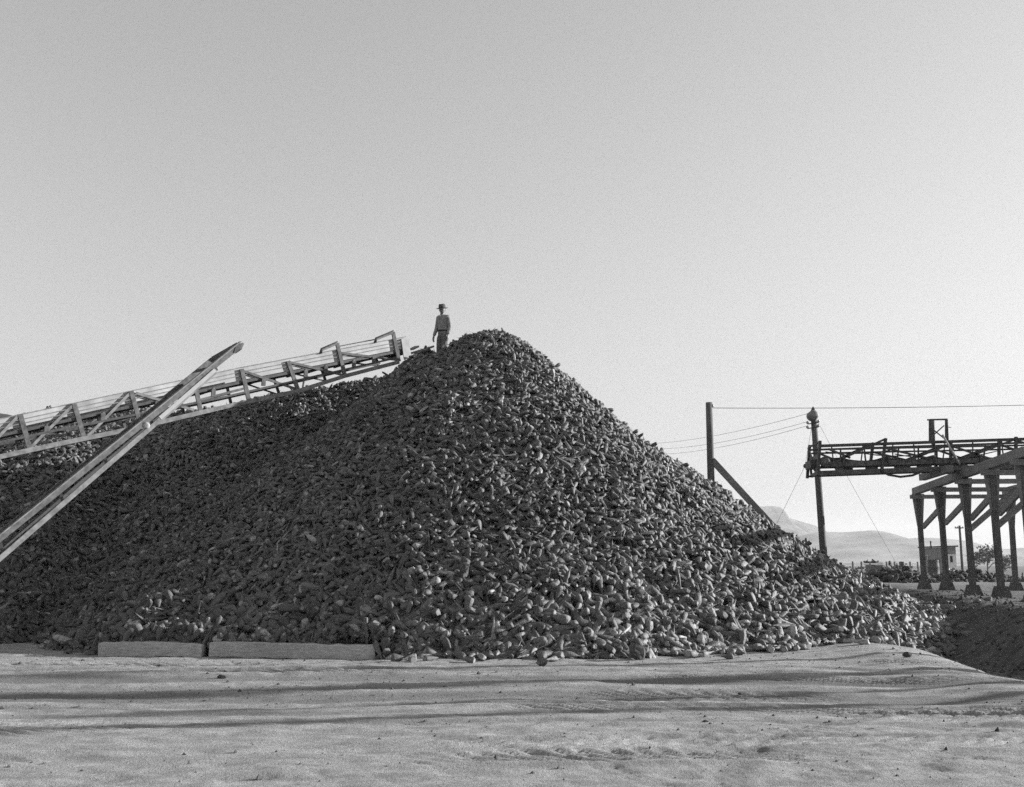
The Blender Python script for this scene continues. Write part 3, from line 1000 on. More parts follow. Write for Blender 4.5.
tag(mb.build('strain_insulator', M['steel']), 'small dark strain insulator hanging in the guy wire by the boom end', 'insulator')
ga = at(818, 422, 36.1); ge = at(884, 540, 44.0)
wire(ga, ge + (ge - ga) * ((ge[2] - BENCH) / max(ga[2] - ge[2], .1)), 0.1, 'long thin guy wire slanting across the gap under the steel boom to the field', 0.006)

for k, (y0, hgt, r_, lab) in enumerate(((17.15, 9.5, .11, 'farthest of the unseen poles added to streak the road with shadow'), (15.0, 10.5, .25, 'thickest of the unseen poles added to streak the road with shadow'),
                                    (13.15, 9.0, .10, 'slimmest of the unseen poles added to streak the road with shadow'), (11.9, 10.0, .13, 'nearest of the unseen poles added to streak the road with shadow'))):
    px_, py_ = 23.0 + 0.8 * k, y0 + (23.0 + 0.8 * k) * math.tan(SUN_AZ)  # poles added out of view, set along the sun to throw shadow streaks
    e = pole((px_, py_, 0.4), (px_ + 0.1, py_, hgt), r_ * 1.25, r_, 'shadow_pole', lab, 'pole')
    seg_ = MB(); seg_.beam((px_ - .7, py_ - .16, hgt - .5), (px_ + .9, py_ - .16, hgt - .5), .1, .14); seg_.build('cross_arm', M['post_wood'], e)

# ------------------------------------------------------------------ the loading trestle
TR_Y = [38.0, 34.4, 31.0, 28.0, 25.2]
def tr_x(y): return 13.36 + (y - 31.0) * 0.186
CAP = 4.38
tr = empty('loading_trestle', (tr_x(28), 28, BENCH), 'heavy timber trestle on flared concrete footings supporting the steel boom', 'trestle')
for row in (0.0, 3.3):
    for i, y in enumerate(TR_Y):
        x = tr_x(y) + row
        g = float(ground_z(np.array([x]), np.array([y]), False)[0])
        # splayed a little like the bents in the photograph
        lean = 0.025 if row == 0 else -0.025
        foot = np.array((x + lean, y, g + 0.2)); head = np.array((x - lean * 0.3, y, CAP - 0.24))
        mb = MB(); mb.beam(foot, head, 0.155, 0.14, up=(0, 1, 0)); po = mb.build('post', M['post_wood'], tr)
        mb = MB()
        b0 = np.array((x + lean, y, g - 0.15))
        vs_ = []
        for hw, zz in ((0.22, 0), (0.21, 0.12), (0.13, 0.44)):
            vs_ += [b0 + np.array((sx_ * hw, sy_ * hw, zz)) for sx_, sy_ in ((-1, -1), (1, -1), (1, 1), (-1, 1))]
        fs_ = [(3, 2, 1, 0), (8, 9, 10, 11)] + [(r_ * 4 + k, r_ * 4 + (k + 1) % 4, r_ * 4 + 4 + (k + 1) % 4, r_ * 4 + 4 + k) for r_ in range(2) for k in range(4)]
        mb.add(vs_, fs_); mb.build('footing', M['concrete'], tr)
        for sgn in (-1, 1):
            a = np.array((head[0] + sgn * 0.08, y - 0.05, CAP - 0.245))
            hgt = 1.15
            mb = MB(); mb.prism([a, a + (sgn * 0.13, 0, 0), a + (lean * 0.35 + sgn * 0.01, 0, -hgt), a + (lean * 0.35, 0, -hgt)], (0, 0.10, 0)); mb.build('corbel', M['beam_wood'], tr)
    a = np.array((tr_x(38.6) + row, 38.6, CAP - 0.12)); b = np.array((tr_x(24.8) + row, 24.8, CAP - 0.12))
    mb = MB(); mb.beam(a, b, 0.2, 0.24); mb.build('cap_beam', M['beam_wood'], tr)
    for i in range(len(TR_Y) - 1):
        ya, yb = TR_Y[i], TR_Y[i + 1]
        if row == 0 or i > 1:
            pa = np.array((tr_x(ya) + row + 0.05, ya - 0.2, CAP - 1.42)); pb = np.array((tr_x(yb) + row - 0.03, yb + 0.2, CAP - 1.03))
            mb = MB(); mb.beam(pa, pb, 0.07, 0.19); mb.build('diagonal_brace', M['beam_wood'], tr)
for i, y in enumerate(TR_Y):
    x = tr_x(y)
    mb = MB(); mb.beam((x - 0.36, y - 0.17, CAP - 0.36), (x + 3.7, y - 0.17, CAP - 0.34), 0.09, 0.14); mb.build('cross_beam', M['beam_wood'], tr)
    if i in (2, 3):
        mb = MB(); mb.beam((x + 0.12, y + 0.16, CAP - 1.75), (x + 1.6, y + 0.16, CAP - 0.55), 0.06, 0.16); mb.build('diagonal_brace', M['beam_wood'], tr)
        mb = MB(); mb.beam((x + 3.1, y + 0.23, CAP - 1.75), (x + 1.5, y + 0.23, CAP - 0.55), 0.06, 0.16); mb.build('diagonal_brace', M['beam_wood'], tr)
p0, p1 = at(922, 477.5, 33.2), at(950, 468.5, 30.4)
mb = MB(); mb.beam(p0, p1, 0.2, 0.2); mb.build('bearing_beam', M['beam_wood'], tr)

# ------------------------------------------------------------------ the steel loading boom lying across the trestle
TY, TB = 31.0, 1.1
def tp(px, py, back=0.0): return at(px, py, TY) + np.array((0, back, 0))
lo = tp(810, 475); ld = empty('steel_boom', (lo[0], TY, lo[2]), 'dark horizontal steel truss boom with sagging belts lying across the trestle', 'boom')
EX = 1330
def ext(L, px):
    (a, ay), (b, by) = L
    return ay + (px - a) * (by - ay) / (b - a)
TOPC = ((819, 446), (992, 440.2)); SEC = ((822, 449.5), (992, 446)); MID = ((823, 464.6), (990, 460)); BOT = ((817, 473.4), (934, 469.0))
for back in (0, TB):
    for L, w, hh, nm, mat in ((TOPC, 0.07, 0.085, 'top_chord', 'steel'), (SEC, 0.04, 0.05, 'upper_rail', 'steel'), (MID, 0.08, 0.14, 'belt_girder', 'rust'), (BOT, 0.09, 0.14, 'bottom_chord', 'rust')):
        if back: hh = min(hh, 0.06); w = 0.05
        a, b = L[0][0], EX
        mb = MB(); mb.beam(tp(a, ext(L, a), back), tp(b, ext(L, b), back), w, hh); mb.build(nm, M[mat], ld)
    for a, ay, b, by in ((819.5, 441, 817, 475.5), (885, 438.5, 881, 471), (950, 441, 950, 468), (1015, 437, 1015, 466), (1080, 435, 1080, 464), (1150, 433, 1150, 462), (1230, 431, 1230, 460)):
        mb = MB(); mb.beam(tp(b, by, back - 0.06), tp(a, ay, back - 0.06), 0.075, 0.09); mb.build('post', M['steel'], ld)
    for a, ay, b, by in ((824, 467, 884, 439.5), (828, 449, 850, 458), (884, 448, 930, 459), (905, 462, 950, 444), (951, 446, 990, 459), (955, 462, 1013, 440), (1017, 441, 1078, 460), (1082, 438, 1150, 458)):
        mb = MB(); mb.beam(tp(a, ay, back - 0.03), tp(b, by, back - 0.03), 0.045, 0.06); mb.build('diagonal_brace', M['steel'], ld)
# sagging belt carried over idlers
ids = [826, 843, 888, 934, 980, 1026, 1072, 1118, 1164]
for back in (0.12, ):
    mb = MB()
    for a, b in zip(ids[:-1], ids[1:]):
        ya, yb = ext(((826, 457.5), (980, 454.5)), a), ext(((826, 457.5), (980, 454.5)), b)
        prev = None
        for t in np.linspace(0, 1, 9):
            px_ = a + (b - a) * t
            p = tp(px_, ya + (yb - ya) * t + (4 * 3.4 * t * (1 - t) if b - a > 30 else 0), back)
            if prev is not None:
                mb.prism([prev, p, p + (0, 0, -0.07), prev + (0, 0, -0.07)], (0, TB - 0.24, 0))
            prev = p
    mb.build('sagging_belt', M['rubber'], ld)
for a in ids[1:]:
    yy_ = ext(((826, 459.5), (980, 456.5)), a)
    mb = MB(); p = tp(a, yy_, 0.02); mb.tube([p, p + (0, TB - 0.04, 0)], 0.075, 10); mb.build('idler', M['steel'], ld)
    mb = MB(); mb.beam(tp(a, yy_ + 6.5, -0.02), tp(a, yy_ - 1, -0.02), 0.07, 0.16); mb.build('idler_bracket', M['steel'], ld)
mb = MB(); p = tp(850, 464, -0.02); mb.tube([p, p + (0, TB + 0.04, 0)], 0.13, 14); mb.build('drive_drum', M['steel'], ld)
def rp(px, py): return at(px, py, TY + TB)
mb = MB(); mb.beam(rp(808.5, 447.5), rp(811.5, 476), 0.06, 0.06); mb.beam(rp(808.5, 447.5), tp(819.5, 442, 0), 0.05, 0.05)
mb.beam(rp(811.5, 476), tp(817.5, 473, 0), 0.06, 0.1); mb.beam(rp(809, 460), tp(818, 457, 0), 0.05, 0.12); mb.beam(rp(808.5, 447.5), tp(817, 473, 0), 0.035, 0.035)
mb.build('end_frame', M['steel'], ld)
mb = MB(); mb.box(at(812, 465, TY + 0.6), (0.25, 0.6, 0.24)); mb.build('gear_box', M['steel'], ld)
mb = MB(); mb.lathe(tp(824.5, 462, -0.08), [(0.02, 0), (0.15, 0.0), (0.16, 0.03), (0.16, 0.06), (0.02, 0.07)], 16, (0, 1, 0)); mb.build('gear_wheel', M['rust'], ld)
for k, a in enumerate((834, 846, 861, 872, 893, 903, 916, 925, 943, 962, 973, 991, 1004)):
    y0_, y1_ = ext(TOPC, a) + 1, ext(MID, a)
    mb = MB(); mb.beam(tp(a, y1_, 0.02 + 0.5 * (k % 2)), tp(a + (k % 3 - 1) * 2.2, y0_, 0.02 + 0.5 * (k % 2)), 0.03 + 0.012 * (k % 2), 0.035); mb.build('hanger', M['steel' if k % 3 else 'rust'], ld)
    if k % 2:
        mb = MB(); mb.box(tp(a + 3, ext(MID, a) + 4.2, 0.3), (0.22 + 0.05 * (k % 3), 0.5, 0.13)); mb.build('bracket', M['steel'], ld)
for k, (a, b) in enumerate(((828, 900), (868, 950), (905, 1010))):
    pts_ = [tp(a + (b - a) * t, 451 - 3 * t + 5 * 4 * t * (1 - t) * (0.6 + .3 * k), 0.25 + .3 * k) for t in np.linspace(0, 1, 12)]
    mb = MB(); mb.tube(pts_, 0.018, 6); mb.build('slack_cable', M['rubber'], ld)
hose = [tp(a, y_, -0.05) for a, y_ in ((880, 471), (888, 475), (900, 477), (912, 475.5), (922, 471.5))]
mb = MB(); mb.tube(hose, 0.035, 7); mb.build('cable_loop', M['rubber'], ld)
tw = tp(938, 441, 0.5)
for a, ay in ((929.8, 419.5), (946, 419.5)):
    for back in (0.1, 0.7):
        mb = MB(); mb.beam(at(a + (0 if back < .5 else 1.7), 442, TY + back), at(a + (0 if back < .5 else .8), ay, TY + back), 0.05, 0.05); mb.build('mast_post', M['steel'], ld)
mb = MB(); mb.beam(tp(928.5, 419.4, 0.1), tp(948.5, 419.0, 0.1), 0.04, 0.04); mb.beam(at(930, 419.6, TY + .7), at(947.5, 419.2, TY + .7), 0.04, 0.04); mb.build('mast_head', M['steel'], ld)
for a, ay, b, by in ((930.5, 426, 945.5, 438), (931, 438, 945.5, 425)):
    mb = MB(); mb.beam(tp(a, ay, 0.1), tp(b, by, 0.1), 0.03, 0.03); mb.build('mast_brace', M['steel'], ld)
mb = MB(); mb.tube([tp(938.3, 418, 0.4), tp(938.6, 430, 0.4), tp(938.8, 446, 0.4)], [0.045, 0.05, 0.06], 9); mb.build('screw', M['rust'], ld)
mb = MB(); mb.tube([tp(941, 435, -0.1), tp(957, 465, -0.2)], 0.03, 7); mb.build('control_rod', M['pale_metal'], ld)
mb = MB(); mb.tube([tp(948, 420, 0.1), tp(949, 426.5, 0.1), tp(952.5, 427, 0.1)], 0.015, 6); mb.build('crank', M['steel'], ld)
mb = MB(); mb.box(tp(951, 467, 0.3), (0.3, 0.5, 0.34)); mb.build('bearing_block', M['steel'], ld)
# ------------------------------------------------------------------ the man on top of the heap
def skin_mesh(verts, edges, radii, root=0, sub=2):
    me = bpy.data.meshes.new('figure_tmp'); me.from_pydata(verts, edges, [])
    o = bpy.data.objects.new('figure_tmp', me); col.objects.link(o)
    o.modifiers.new('s', 'SKIN')
    for k, r_ in enumerate(radii):
        d_ = me.skin_vertices[0].data[k]
        d_.radius = r_ if isinstance(r_, tuple) else (r_, r_)
        d_.use_root = (k == root)
    sm_ = o.modifiers.new('d', 'SUBSURF'); sm_.levels = sub; sm_.render_levels = sub
    dg = bpy.context.evaluated_depsgraph_get()
    e = bpy.data.meshes.new_from_object(o.evaluated_get(dg))
    vs_ = [tuple(v.co) for v in e.vertices]; fs_ = [tuple(p.vertices) for p in e.polygons]
    bpy.data.objects.remove(o); bpy.data.meshes.remove(me); bpy.data.meshes.remove(e)
    return vs_, fs_


MSC = 1.06
MX, MY = at(442, 400, 30.9)[0], 30.9
MAN = np.array((MX, MY, at(442, 303, 30.9)[2] - 1.84 * MSC))
ROT = R(-32)


def man_pt(p):
    c, s = math.cos(ROT), math.sin(ROT)
    return (MAN[0] + MSC * (p[0] * c - p[1] * s), MAN[1] + MSC * (p[0] * s + p[1] * c), MAN[2] + MSC * p[2])


# figure faces -Y in its own frame; +x is its own left hand
J = dict(pel=(0, 0, .95), bel=(0, -.005, 1.08), che=(0, .01, 1.28), nb=(0, .02, 1.45), nk=(0, 0, 1.53), hd=(0, -.03, 1.58),
         hl=(.085, 0, .90), hr=(-.085, 0, .90), kl=(.085, -.05, .5), kr=(-.10, -.01, .5), al=(.10, .0, .08), ar=(-.12, .05, .08), tl=(.12, -.15, .04), tr=(-.16, -.09, .04),
         sl=(.165, .02, 1.415), sr=(-.165, .02, 1.42), el=(.20, .06, 1.13), er=(-.205, .0, 1.14), wl=(.195, -.02, .885), wr=(-.245, -.09, .885))
nm = list(J)
ed = [('pel', 'bel'), ('bel', 'che'), ('che', 'nb'), ('nb', 'nk'), ('nk', 'hd'), ('pel', 'hl'), ('pel', 'hr'), ('hl', 'kl'), ('kl', 'al'), ('al', 'tl'), ('hr', 'kr'), ('kr', 'ar'), ('ar', 'tr'),
      ('nb', 'sl'), ('nb', 'sr'), ('sl', 'el'), ('el', 'wl'), ('sr', 'er'), ('er', 'wr')]
rad = dict(pel=(.14, .10), bel=(.13, .10), che=(.15, .11), nb=(.08, .07), nk=.068, hd=.066, hl=.08, hr=.08, kl=.058, kr=.058, al=.04, ar=.04, tl=.035, tr=.035,
           sl=.06, sr=.06, el=.042, er=.042, wl=.028, wr=.028)
V_ = [J[k] for k in nm]; E_ = [(nm.index(a), nm.index(b)) for a, b in ed]; R_ = [rad[k] for k in nm]
for side, w in ((1, 'wl'), (-1, 'wr')):                    # hands: palm, four unequal curled fingers and a thumb
    wx, wy, wz = J[w]
    pi_ = len(V_); V_.append((wx + side * .005, wy - .015, wz - .075)); R_.append((.036, .018)); E_.append((nm.index(w), pi_))
    for f_, (off_, ln_) in enumerate(((-.030, .072), (-.010, .082), (.010, .076), (.028, .060))):
        b0 = len(V_)
        V_.append((wx + side * .008, wy - .015 + off_, wz - .105)); R_.append(.0105); E_.append((pi_, b0))
        V_.append((wx - side * .002, wy - .018 + off_, wz - .105 - ln_ * .6)); R_.append(.0095); E_.append((b0, b0 + 1))
        V_.append((wx - side * .022, wy - .022 + off_, wz - .105 - ln_)); R_.append(.008); E_.append((b0 + 1, b0 + 2))
    b0 = len(V_)
    V_.append((wx - side * .012, wy - .06, wz - .07)); R_.append(.012); E_.append((pi_, b0))
    V_.append((wx - side * .024, wy - .072, wz - .11)); R_.append(.009); E_.append((b0, b0 + 1))
bv_, bf_ = skin_mesh(V_, E_, R_, 0, 2)

# head with brow, nose, mouth, chin and ears
hv_, hf_ = [], []
NLA, NLO = 18, 24
for i in range(NLA + 1):
    th = math.pi * i / NLA
    for k in range(NLO):
        a = 2 * math.pi * k / NLO
        x, y, z = math.sin(th) * math.sin(a), -math.sin(th) * math.cos(a), math.cos(th)
        X, Yh, Z = x * .088, y * .106, z * .126
        if z < 0: X *= 1 - .26 * (-z) ** 1.3; Yh = Yh * (1 - .12 * (-z)) - .014 * (-z)
        f = math.exp(-(x / .16) ** 2) * (y < 0)
        Yh -= .024 * f * math.exp(-((z + .18) / .14) ** 2) + .010 * f * math.exp(-((z - .02) / .2) ** 2)         # nose
        Yh += .010 * math.exp(-((abs(x) - .38) / .16) ** 2) * math.exp(-((z - .04) / .1) ** 2) * (y < 0)         # eye sockets
        Yh += .006 * math.exp(-(x / .3) ** 2) * math.exp(-((z + .52) / .05) ** 2) * (y < 0)                      # mouth
        Yh -= .008 * math.exp(-(x / .25) ** 2) * math.exp(-((z + .85) / .15) ** 2) * (y < 0)                     # chin
        X += math.copysign(.014, x) * math.exp(-((y - .08) / .14) ** 2) * math.exp(-((z + .05) / .25) ** 2) * (abs(x) > .6)   # ears
        hv_.append((X, Yh, Z))
for i in range(NLA):
    for k in range(NLO):
        j = (k + 1) % NLO
        hf_.append((i * NLO + k, (i + 1) * NLO + k, (i + 1) * NLO + j, i * NLO + j))
TILT = R(13)
HC = np.array((0, -.035, 1.635))
def head_pt(p):
    x, y, z = p
    c, s = math.cos(TILT), math.sin(TILT)
    y, z = y * c + z * s * -1, y * s + z * c
    # turn a little towards the conveyor
    c, s = math.cos(R(14)), math.sin(R(14))
    x, y = x * c - y * s, x * s + y * c
    return (HC[0] + x, HC[1] + y, HC[2] + z)


M['skin'] = plain('weathered_skin', 0.2, 0.15, 18, 0.6)
M['hair'] = plain('dark_hair', 0.03, 0.3, 30, 0.7)
M['felt'] = plain('dark_felt', 0.07, 0.2, 25, 0.95)
M['jacket'] = plain('work_jacket_cloth', 0.22, 0.22, 14, 0.95, 0, 0.5)
M['trousers'] = plain('work_trouser_cloth', 0.11, 0.22, 14, 0.95, 0, 0.5)
M['shirt'] = plain('white_shirt_cloth', 0.6, 0.1, 14, 0.9)
M['boot'] = plain('boot_leather', 0.03, 0.3, 14, 0.7)
man = bpy.data.objects.new('person', None)
mb = MB()
mb.add([man_pt(p) for p in bv_], bf_, True)
mb.add([man_pt(head_pt(p)) for p in hv_], hf_, True)
man = mb.build('person', M['skin'], None, MAN)
tag(man, 'man in a brimmed hat and work jacket standing at the top of the beet heap', 'person')
for sgn in (-1, 1):
    mb = MB(); vs_ = [man_pt(head_pt((sgn * .03 + .011 * math.sin(a) * math.sin(t), -.084 - .008 * math.sin(t) * abs(math.cos(a)), .006 + .006 * math.cos(t)))) for t in np.linspace(0, math.pi, 6) for a in np.linspace(0, 2 * math.pi, 8, endpoint=False)]
    mb.add(vs_, [(i * 8 + k, (i + 1) * 8 + k, (i + 1) * 8 + (k + 1) % 8, i * 8 + (k + 1) % 8) for i in range(5) for k in range(8)], True)
    mb.build('eye', M['hair'], man)
mb = MB()
hh_ = [(p[0] * 1.05, p[1] * 1.05 + .004, p[2] * 1.03 + .002) for p in hv_]
mb.add([man_pt(head_pt(p)) for p in hh_], [f for f in hf_ if all(hh_[i][1] > -.02 + .35 * (.03 - hh_[i][2]) * (hh_[i][2] < .03) and hh_[i][2] > -.06 for i in f)], True)
mb.build('hair', M['hair'], man)
# hat
def ring_prof(prof, n=24, ell=1.18, pinch=0.0):
    vs_, fs_ = [], []
    for r_, z in prof:
        for k in range(n):
            a = 2 * math.pi * k / n
            zz = z
            if r_ > .1: zz -= .018 * (1 if math.cos(a) > 0 else .4) * abs(math.cos(a)) * (r_ - .09) / .05
            if z > .09: zz -= .018 * math.exp(-(math.sin(a) * r_ / .03) ** 2)
            vs_.append((r_ * math.sin(a), -r_ * ell * math.cos(a), zz))
    for i in range(len(prof) - 1):
        for k in range(n): fs_.append((i * n + k, i * n + (k + 1) % n, (i + 1) * n + (k + 1) % n, (i + 1) * n + k))
    return vs_, fs_
hp, hf2 = ring_prof([(.085, .046), (.155, .043), (.162, .048), (.155, .055), (.098, .058), (.096, .10), (.09, .15), (.066, .17), (.02, .165), (.002, .164)])
mb = MB(); mb.add([man_pt(head_pt(p)) for p in hp], hf2, True); hat = mb.build('hat', M['felt'], man)
hp, hf2 = ring_prof([(.0995, .060), (.1005, .063), (.0995, .088), (.098, .09)])
mb = MB(); mb.add([man_pt(head_pt(p)) for p in hp], hf2, True); mb.build('hat_band', M['hair'], hat)
# jacket with sleeves, shirt collar, trousers, boots
jk = dict(a=(0, .0, .93), b=(0, -.0, 1.08), c=(0, .01, 1.30), d=(0, .02, 1.44), nt=(0, .012, 1.49), sl=J['sl'], sr=J['sr'], el=J['el'], er=J['er'], wl=J['wl'], wr=J['wr'])
jn = list(jk)
v_, f_ = skin_mesh([jk[k] for k in jn], [(jn.index(a), jn.index(b)) for a, b in (('a', 'b'), ('b', 'c'), ('c', 'd'), ('d', 'nt'), ('d', 'sl'), ('d', 'sr'), ('sl', 'el'), ('el', 'wl'), ('sr', 'er'), ('er', 'wr'))],
                   [{'a': (.165, .125), 'b': (.162, .125), 'c': (.192, .145), 'd': (.12, .10), 'nt': (.075, .07), 'sl': .082, 'sr': .082, 'el': .062, 'er': .062, 'wl': .047, 'wr': .047}[k] for k in jn], 1, 2)
def crease(p, s=1.0):
    k = .006 * math.sin(p[2] * 60 + p[0] * 35) + .004 * math.sin(p[2] * 110 - p[0] * 60 + p[1] * 40)
    return (p[0] * (1 + k * s), p[1] * (1 + k * 2 * s), p[2])
mb = MB(); mb.add([man_pt(crease(p, 2)) for p in v_], f_, True); jko = mb.build('jacket', M['jacket'], man)
mb = MB(); mb.beam(man_pt((-.10, -.122, 1.36)), man_pt((-.03, -.125, 1.36)), .012, .09); mb.build('pocket', M['jacket'], jko)
mb = MB()
for sgn in (-1, 1):
    mb.prism([man_pt((0, -.065, 1.455)), man_pt((sgn * .055, -.05, 1.515)), man_pt((sgn * .065, -.02, 1.535)), man_pt((sgn * .075, -.045, 1.47))], np.array(man_pt((0, -.012, .004))) - np.array(man_pt((0, 0, 0))))
mb.build('collar', M['shirt'], man)
tk = dict(p=(0, 0, 1.0), q=(0, 0, .92), hl=J['hl'], hr=J['hr'], kl=J['kl'], kr=J['kr'], al=(.10, .0, .11), ar=(-.12, .05, .11))
tn_ = list(tk)
v_, f_ = skin_mesh([tk[k] for k in tn_], [(tn_.index(a), tn_.index(b)) for a, b in (('p', 'q'), ('q', 'hl'), ('q', 'hr'), ('hl', 'kl'), ('kl', 'al'), ('hr', 'kr'), ('kr', 'ar'))],
                   [{'p': (.155, .12), 'q': (.15, .115), 'hl': .112, 'hr': .112, 'kl': .098, 'kr': .098, 'al': .085, 'ar': .085}[k] for k in tn_], 1, 2)
mb = MB(); mb.add([man_pt(crease(p, 2)) for p in v_], f_, True); mb.build('trousers', M['trousers'], man)
mb = MB(); mb.lathe(man_pt((0, 0, 1.0)), [(.150, 0), (.158, .004), (.158, .034), (.150, .038)], 20); bo_ = mb.build('belt', M['boot'], man)
for a, t in (('al', 'tl'), ('ar', 'tr')):
    v_, f_ = skin_mesh([(J[a][0], J[a][1] + .03, .03), (J[a][0], J[a][1], .14), J[a], J[t]], [(0, 2), (2, 1), (2, 3)], [.042, .05, .052, (.05, .036)], 2, 2)
    mb = MB(); mb.add([man_pt(p) for p in v_], f_, True); mb.build('boot', M['boot'], man)

# ------------------------------------------------------------------ hills far off and the field at their foot
M['hill'] = NT('dry_hill')
m = M['hill']
pos = m.n('ShaderNodeNewGeometry').outputs['Position']
n1 = m.noise(0.006, 8, 0.7, pos)
c = m.ramp(n1, [(0.4, 0.09), (0.6, 0.26)])
M['hill'] = m.done(c, 1.0)


def hills(name, label, prof, y0, depth, seed, step=22.0):
    """prof: (pixel, pixel) points of the skyline, set out as a ridge y0 metres away"""
    pts = [at(a, b, y0) for a, b in prof]
    xs = np.arange(pts[0][0], pts[-1][0], step)
    ys = np.arange(y0 - depth, y0 + depth * 0.8, step * 1.4)
    X, Y = np.meshgrid(xs, ys, indexing='ij')
    top = np.interp(X, [p[0] for p in pts], [p[2] for p in pts]) - BENCH
    t = np.where(Y < y0, (Y - (y0 - depth)) / depth, 1 - (Y - y0) / (depth * 0.8))
    shape = np.clip(t, 0, 1) ** 1.25
    if name == 'mesa': shape = 0.84 * np.clip(t, 0, 1) ** 1.3 + 0.16 * sstep(0.82, 1.0, t)
    gul = fbm(X / 210.0, Y / 420.0, seed, 5)
    Z = BENCH - 1.0 + top * shape * (1 + 0.55 * gul * np.clip(1.02 - t, 0, 1) ** 0.7) + 3 * fbm(X / 60, Y / 60, seed + 5, 3) * np.clip(t, 0, 1)
    ii = np.arange(X.size).reshape(X.shape)
    q = np.stack([ii[:-1, :-1], ii[1:, :-1], ii[1:, 1:], ii[:-1, 1:]], -1).reshape(-1, 4)
    me = np_mesh(name, np.stack([X, Y, Z], -1).reshape(-1, 3), q, None, [M['hill']])
    o = bpy.data.objects.new(name, me); col.objects.link(o)
    return tag(o, label, None, None, 'structure')


hills('mesa', 'flat topped mesa dropping in a cliff towards lower slopes, pale with distance',
      ((300, 566), (420, 552), (560, 540), (640, 528), (700, 512), (740, 507), (757, 506), (772, 505.5), (781, 506.5), (785, 517), (800, 521), (820, 527), (845, 541), (870, 556), (900, 566)), 3400, 900, 3, 5.0)
hills('hills', 'low rounded hills along the horizon, pale with distance',
      ((640, 566), (760, 545), (815, 531), (845, 531), (862, 530), (876, 529), (890, 533), (905, 539), (922, 537), (940, 536), (965, 539), (985, 546), (1010, 548), (1060, 544), (1120, 550), (1200, 556), (1300, 566)), 3000, 700, 8)

# ------------------------------------------------------------------ shed, small pole, fence and brush on the field
def seg(p, q, w, hh, name, mat, parent=None, **kw):
    mb = MB(); mb.beam(p, q, w, hh, **kw)
    return mb.build(name, M[mat], parent)


M['shed_wall'] = wood('shed_boards', 0.20, 0.34, (3, 3, 0.6), 0.9, 3)
M['roof'] = plain('tar_paper_roof', 0.05, 0.3, 4, 0.9)
M['glass'] = plain('dark_window', 0.02, 0.1, 4, 0.2)
M['white_paint'] = plain('white_paint', 0.72, 0.1, 4, 0.7)
SY = 118.0
s0 = at(929.5, 569, SY); s1 = at(957, 569, SY); top0 = at(931, 548.0, SY)[2]; top1 = at(957, 547, SY)[2]
g0 = BENCH - 0.3
shed = empty('shed', ((s0[0] + s1[0]) / 2, SY + 2, g0), 'small flat roofed board shed with a stove pipe seen between the trestle posts', 'shed')
mb = MB(); mb.prism([(s0[0], SY, g0), (s1[0], SY, g0), (s1[0], SY, top1), (s0[0], SY, top0)], (0, 1.9, 0)); mb.build('wall', M['shed_wall'], shed)
mb = MB(); mb.prism([(s0[0] - .35, SY - .3, top0 + .02), (s1[0] + .2, SY - .3, top1 + .02), (s1[0] + .2, SY - .3, top1 + .17), (s0[0] - .35, SY - .3, top0 + .17)], (0, 2.4, 0)); rf = mb.build('roof', M['roof'], shed)
sp = at(931, 547, SY + 1)
mb = MB(); mb.tube([sp + (0, 0, -.2), sp + (0, 0, .55)], .09, 8); mb.lathe(sp + (0, 0, .55), [(.09, 0), (.16, .02), (.02, .14)], 8); mb.build('stove_pipe', M['steel'], rf)
zz = at(931, 558, SY)[2]
mb = MB(); mb.box((s0[0] - .03, SY + .95, zz), (.06, 1.5, .66)); w_ = mb.build('window', M['white_paint'], shed)
mb = MB(); mb.box((s0[0] - .065, SY + .95, zz), (.02, 1.36, .54)); mb.build('pane', M['glass'], w_)
a = at(951, 560, SY)
mb = MB(); mb.box((a[0], SY - .04, a[2] - .25), (1.15, .08, 1.75)); dr = mb.build('door', M['white_paint'], shed)
mb = MB(); mb.box((a[0] + .02, SY - .085, a[2] + .1), (0.3, .02, .7)); mb.build('pane', M['glass'], dr)
a = at(937.5, 561, SY)
mb = MB(); mb.box((a[0], SY - .03, a[2]), (0.4, .06, .45)); mb.build('window', M['glass'], shed)

p1 = at(959.5, 525.5, 110.0); p0 = p1.copy(); p0[2] = BENCH - .3
sm = pole(p0, p1, 0.15, 0.11, 'telegraph_pole', 'small distant pole with a single cross arm beside the shed', 'utility pole')
seg(p1 + (-0.55, -0.1, -0.25), p1 + (0.35, -0.1, -0.25), .1, .12, 'cross_arm', 'post_wood', sm)
for dx in (-.5, -.25, .28):
    mb = MB(); mb.lathe(p1 + (dx, -.1, -.2), [(.03, 0), (.05, .04), (.03, .12)], 7); mb.build('insulator', M['ceramic'], sm)

# fence along the field
fa, fb = at(853, 571, 88.0), at(918, 571, 96.0)
fn = empty('field_fence', (fa[0], 88, BENCH), 'low grey rail fence crossing the pale field behind the heap toe', 'fence')
for t in np.linspace(0, 1, 9):
    p = fa + (fb - fa) * t
    seg((p[0], p[1], BENCH - .2), (p[0], p[1], BENCH + 1.15), .11, .11, 'post', 'beam_wood', fn)
for hh in (.45, .95):
    seg((fa[0] - 3, fa[1] - .4, BENCH + hh), (fb[0], fb[1], BENCH + hh), .04, .12, 'rail', 'beam_wood', fn)
p = at(901.5, 563, 78.0)
gpst = seg((p[0], 78, BENCH - .3), (p[0], 78, p[2] + .1), .26, .26, 'gate_post', 'post_wood')
tag(gpst, 'stout dark gate post standing by itself before the field fence', 'post')


# trees and shrubs: bare branching limbs with fine twigs and some dry leaf
M['bark'] = plain('grey_bark', 0.2, 0.3, 10, 0.95)
M['dry_leaf'] = plain('dry_leaf', 0.14, 0.4, 3, 0.95)


